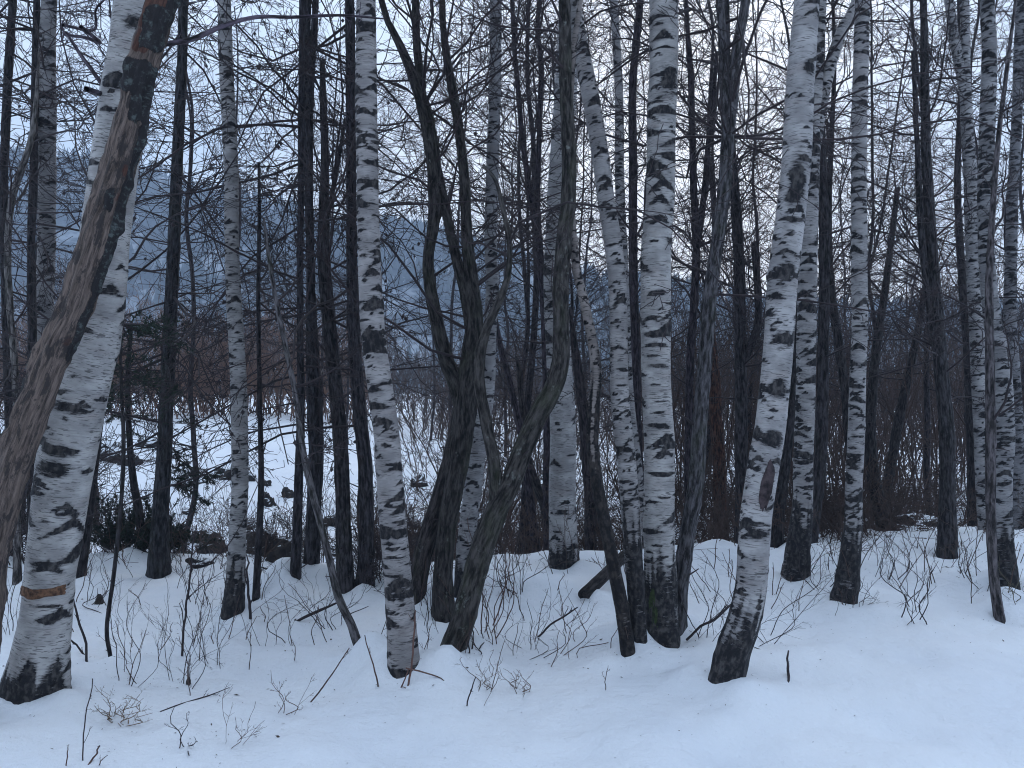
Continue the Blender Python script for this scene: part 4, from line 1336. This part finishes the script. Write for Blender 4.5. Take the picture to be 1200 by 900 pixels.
clump('bare_shrub', 'bare twigs in front of the dark cluster trunks', 385, 735, 75, 7, 36, 38)
clump('bare_shrub', 'upright twigs on the snow edge between mossy alder and middle birch', 505, 735, 85, 6, 18, 39)
clump('bare_shrub', 'bare stems on the white hummock right of the lichen-spotted tree', 600, 695, 75, 9, 34, 40)
clump('bare_shrub', 'bare twigs on the snow edge right of the juniper bush', 232, 705, 70, 6, 34, 41, w=1.45)
clump('bare_shrub', 'bare twigs on the snow edge left of the juniper bush', 112, 715, 75, 6, 26, 42, w=1.45)

bush('tangled_bush', 'dark twiggy bush growing over the boulder pair by the pole tree', 322, 664, 7.6, .42, .42, 30, 54, (.035, .027, .027, 1), False,
     levels=[(8, .6, (.5, 1.2), 6, .22, .0), (5, .5, (.5, 1.2), 4, .22, 0)])
# hair-thin dry stalks nothing tells apart
g = np.random.default_rng(99)
for i in range(80):
    px, py = g.uniform(20, 740), g.uniform(680, 815)
    if g.random() < .35:
        px = g.uniform(800, 1190)
        py = g.uniform(665, 720)
    h = g.uniform(18, 75)
    lx = g.normal(0, h * .35)
    polytwig('dry_stalk', 'hair-thin dry stalk leaning by itself in the snow', 'stalk',
             [[(px, py, 1.5), (px + lx * .3 + g.normal(0, 2), py - h * .4, 1.3), (px + lx * .7, py - h * .75, 1.1), (px + lx, py - h, .8)]], None, (.065, .045, .04, 1), 2, seed=200 + i, group='dry stalks in the snow')

# dark clod of bark lying on snow
rock('small black clod of bark on the snow right of the thick left birch', 117, 708, 9, 11, None, -.5, 33, 'bark_clod')
rock('tiny black stub of wood standing on the snow by the tall shrub', 221, 802, 5, 11, None, -.5, 34, 'wood_stub')

# ================================================================== SNOW SHEET (built last: snow lies heaped round every foot)
g = np.random.default_rng(61)
for o in [o for o in bpy.data.objects if o.type == 'EMPTY' and o.location.y < 9.5 and o.get('category') in ('tree', 'sapling', 'log')]:
    MOUNDS.append((o.location.x, o.location.y - .02, .16, -.05))
    for _ in range(5):
        a_, d_ = g.uniform(0, 6.28), g.uniform(.08, .26)
        MOUNDS.append((o.location.x + d_ * math.cos(a_), o.location.y + d_ * math.sin(a_), g.uniform(.07, .17), g.uniform(-.02, .085)))
for _ in range(60):
    y = g.uniform(3.0, 8.2)
    MOUNDS.append((g.uniform(-.66, .66) * y, y, g.uniform(.08, .3), g.uniform(-.045, .05)))
gx, gy = axis(-420, -7, 7, 420, .046, 70), axis(-30, 2.4, 14, 420, .046, 110)
X, Yg = np.meshgrid(gx, gy)
Z = ground(X, Yg)
mb = MB()
nx, ny = len(gx), len(gy)
ii = np.arange(nx * ny).reshape(ny, nx)
mb.add(np.stack([X, Yg, Z], -1), np.stack([ii[:-1, :-1], ii[:-1, 1:], ii[1:, 1:], ii[1:, :-1]], -1).reshape(-1, 4))
tag(mb.build('snow_ground', M_SNOW), kind='structure')

# flakes of bark, seeds and twig ends shed on the snow
g = np.random.default_rng(62)
feet = [o.location for o in bpy.data.objects if o.type == 'EMPTY' and o.location.y < 8.5 and o.get('category') in ('tree', 'sapling', 'shrub')]
fx, fy = [], []
for f in feet:
    n = int(g.integers(14, 34))
    rr_ = np.abs(g.normal(0, .28, n)) + .04
    aa_ = g.uniform(0, 6.28, n)
    fx += list(f.x + rr_ * np.cos(aa_))
    fy += list(f.y + rr_ * np.sin(aa_))
yy = g.uniform(2.9, 7.6, 450)
fx += list(g.uniform(-.66, .66, 450) * yy)
fy += list(yy)
fx, fy = np.array(fx), np.array(fy)
n = len(fx)
p = np.stack([fx, fy, ground(fx, fy) + .004], -1)
a_ = g.uniform(0, 6.28, n)
ln_ = np.exp(g.normal(-5.5, .45, n))
wd_ = ln_ * g.uniform(.2, .6, n)
u = np.stack([np.cos(a_), np.sin(a_), g.normal(0, .3, n)], -1) * ln_[:, None]
v = np.stack([-np.sin(a_), np.cos(a_), g.normal(0, .3, n)], -1) * wd_[:, None]
top = p + np.array([0, 0, 1]) * wd_[:, None] * .5
V = np.stack([p - u, p - v, p + u, p + v, top], 1).reshape(-1, 3)
k5 = np.arange(n)[:, None, None] * 5
T = (np.array([[0, 1, 4], [1, 2, 4], [2, 3, 4], [3, 0, 4]])[None] + k5).reshape(-1, 3)
mb = MB()
mb.add(V, None, T)
tag(mb.build('bark_litter', M_TWIG, None, (0, 0, 0), (.06, .045, .04, 1)), 'flakes of bark and twig ends shed on the snow', 'litter', kind='stuff')

# ================================================================== AIR, SKY, LIGHT
bpy.ops.mesh.primitive_cube_add(size=1)
hz = bpy.context.object
hz.name = 'haze'
zlo, zhi = -9.0, 150.0
hz.scale = (860, 460, zhi - zlo)
hz.location = (0, 195, (zhi + zlo) / 2)
tag(hz, 'thin blue winter haze filling the valley', 'haze', kind='stuff')
m = bpy.data.materials.new('haze_air')
m.use_nodes = True
nt = m.node_tree
nt.nodes.clear()
out = nt.nodes.new('ShaderNodeOutputMaterial')
pv = nt.nodes.new('ShaderNodeVolumePrincipled')
pv.inputs['Color'].default_value = (.66, .80, 1.0, 1)
pv.inputs['Density'].default_value = .0014
nt.links.new(pv.outputs[0], out.inputs['Volume'])
hz.data.materials.append(m)

SUN_EL, SUN_AZ = 24, 12          # soft glow beyond the trees, a little right of the view axis
w = bpy.data.worlds.new('World')
bpy.context.scene.world = w
w.use_nodes = True
nt = w.node_tree
nt.nodes.clear()
k = N(nt)
out = k.new('ShaderNodeOutputWorld')
bgn = k.new('ShaderNodeBackground')
sky = k.new('ShaderNodeTexSky')
sky.sky_type = 'NISHITA'
sky.sun_disc = False
sky.sun_elevation = R(SUN_EL)
sky.sun_rotation = R(SUN_AZ)
sky.air_density = 1.4
sky.dust_density = 3.0
sky.ozone_density = 3.0
tc = k.new('ShaderNodeTexCoord')
cl = k.noise(k.map(tc.outputs['Generated'], (1, 1, 2.6)), 2.4, 5, .55)
cloud = k.mix(k.ss(cl, .3, .72), (4.2, 5.5, 7.5), (6.8, 7.8, 9.4))
sx = k.new('ShaderNodeSeparateXYZ')
k.put(sx.inputs[0], tc.outputs['Generated'])
heavy = k.math('SUBTRACT', 1.0, k.math('MULTIPLY', k.ss(k.math('MULTIPLY', sx.outputs[1], -1.0), -.35, .75), .5))   # unseen sky behind the camera dimmed, added for a backlit look
heavy = k.math('MULTIPLY', heavy, k.math('ADD', .88, k.math('MULTIPLY', k.ss(sx.outputs[2], .15, .95), .72)))   # an overcast sky is brightest overhead
hc = k.new('ShaderNodeCombineColor')
for i_ in range(3):
    k.put(hc.inputs[i_], heavy)
cloud = k.mix(1.0, cloud, hc.outputs[0], 'MULTIPLY')
col = k.mix(.88, sky.outputs[0], cloud)
nt.links.new(col, bgn.inputs['Color'])
bgn.inputs['Strength'].default_value = .075
nt.links.new(bgn.outputs[0], out.inputs['Surface'])

sun = bpy.data.lights.new('sun', 'SUN')
sun.energy = .5
sun.angle = R(30)
sun.color = (1, .96, .92)
so = bpy.data.objects.new('sun', sun)
C.objects.link(so)
# the light comes from azimuth SUN_AZ (clockwise from +Y)
so.rotation_euler = (R(90 - SUN_EL), 0, R(180 - SUN_AZ))

cam = bpy.data.cameras.new('camera')
cam.sensor_fit = 'HORIZONTAL'
cam.sensor_width = 36
cam.lens = 36 * F / 1200
cam.clip_start = .05
cam.clip_end = 3000
co = bpy.data.objects.new('camera', cam)
C.objects.link(co)
co.location = (0, 0, CZ)
co.rotation_euler = (R(90), 0, 0)
S = bpy.context.scene
S.camera = co
S.view_settings.view_transform = 'Standard'
S.view_settings.look = 'None'
S.view_settings.exposure = 1.1
S.view_settings.gamma = 1
S.render.engine = 'CYCLES'
S.cycles.max_bounces = 6
S.cycles.diffuse_bounces = 3
S.cycles.volume_bounces = 1
S.cycles.use_denoising = True
S.cycles.filter_width = 1.05
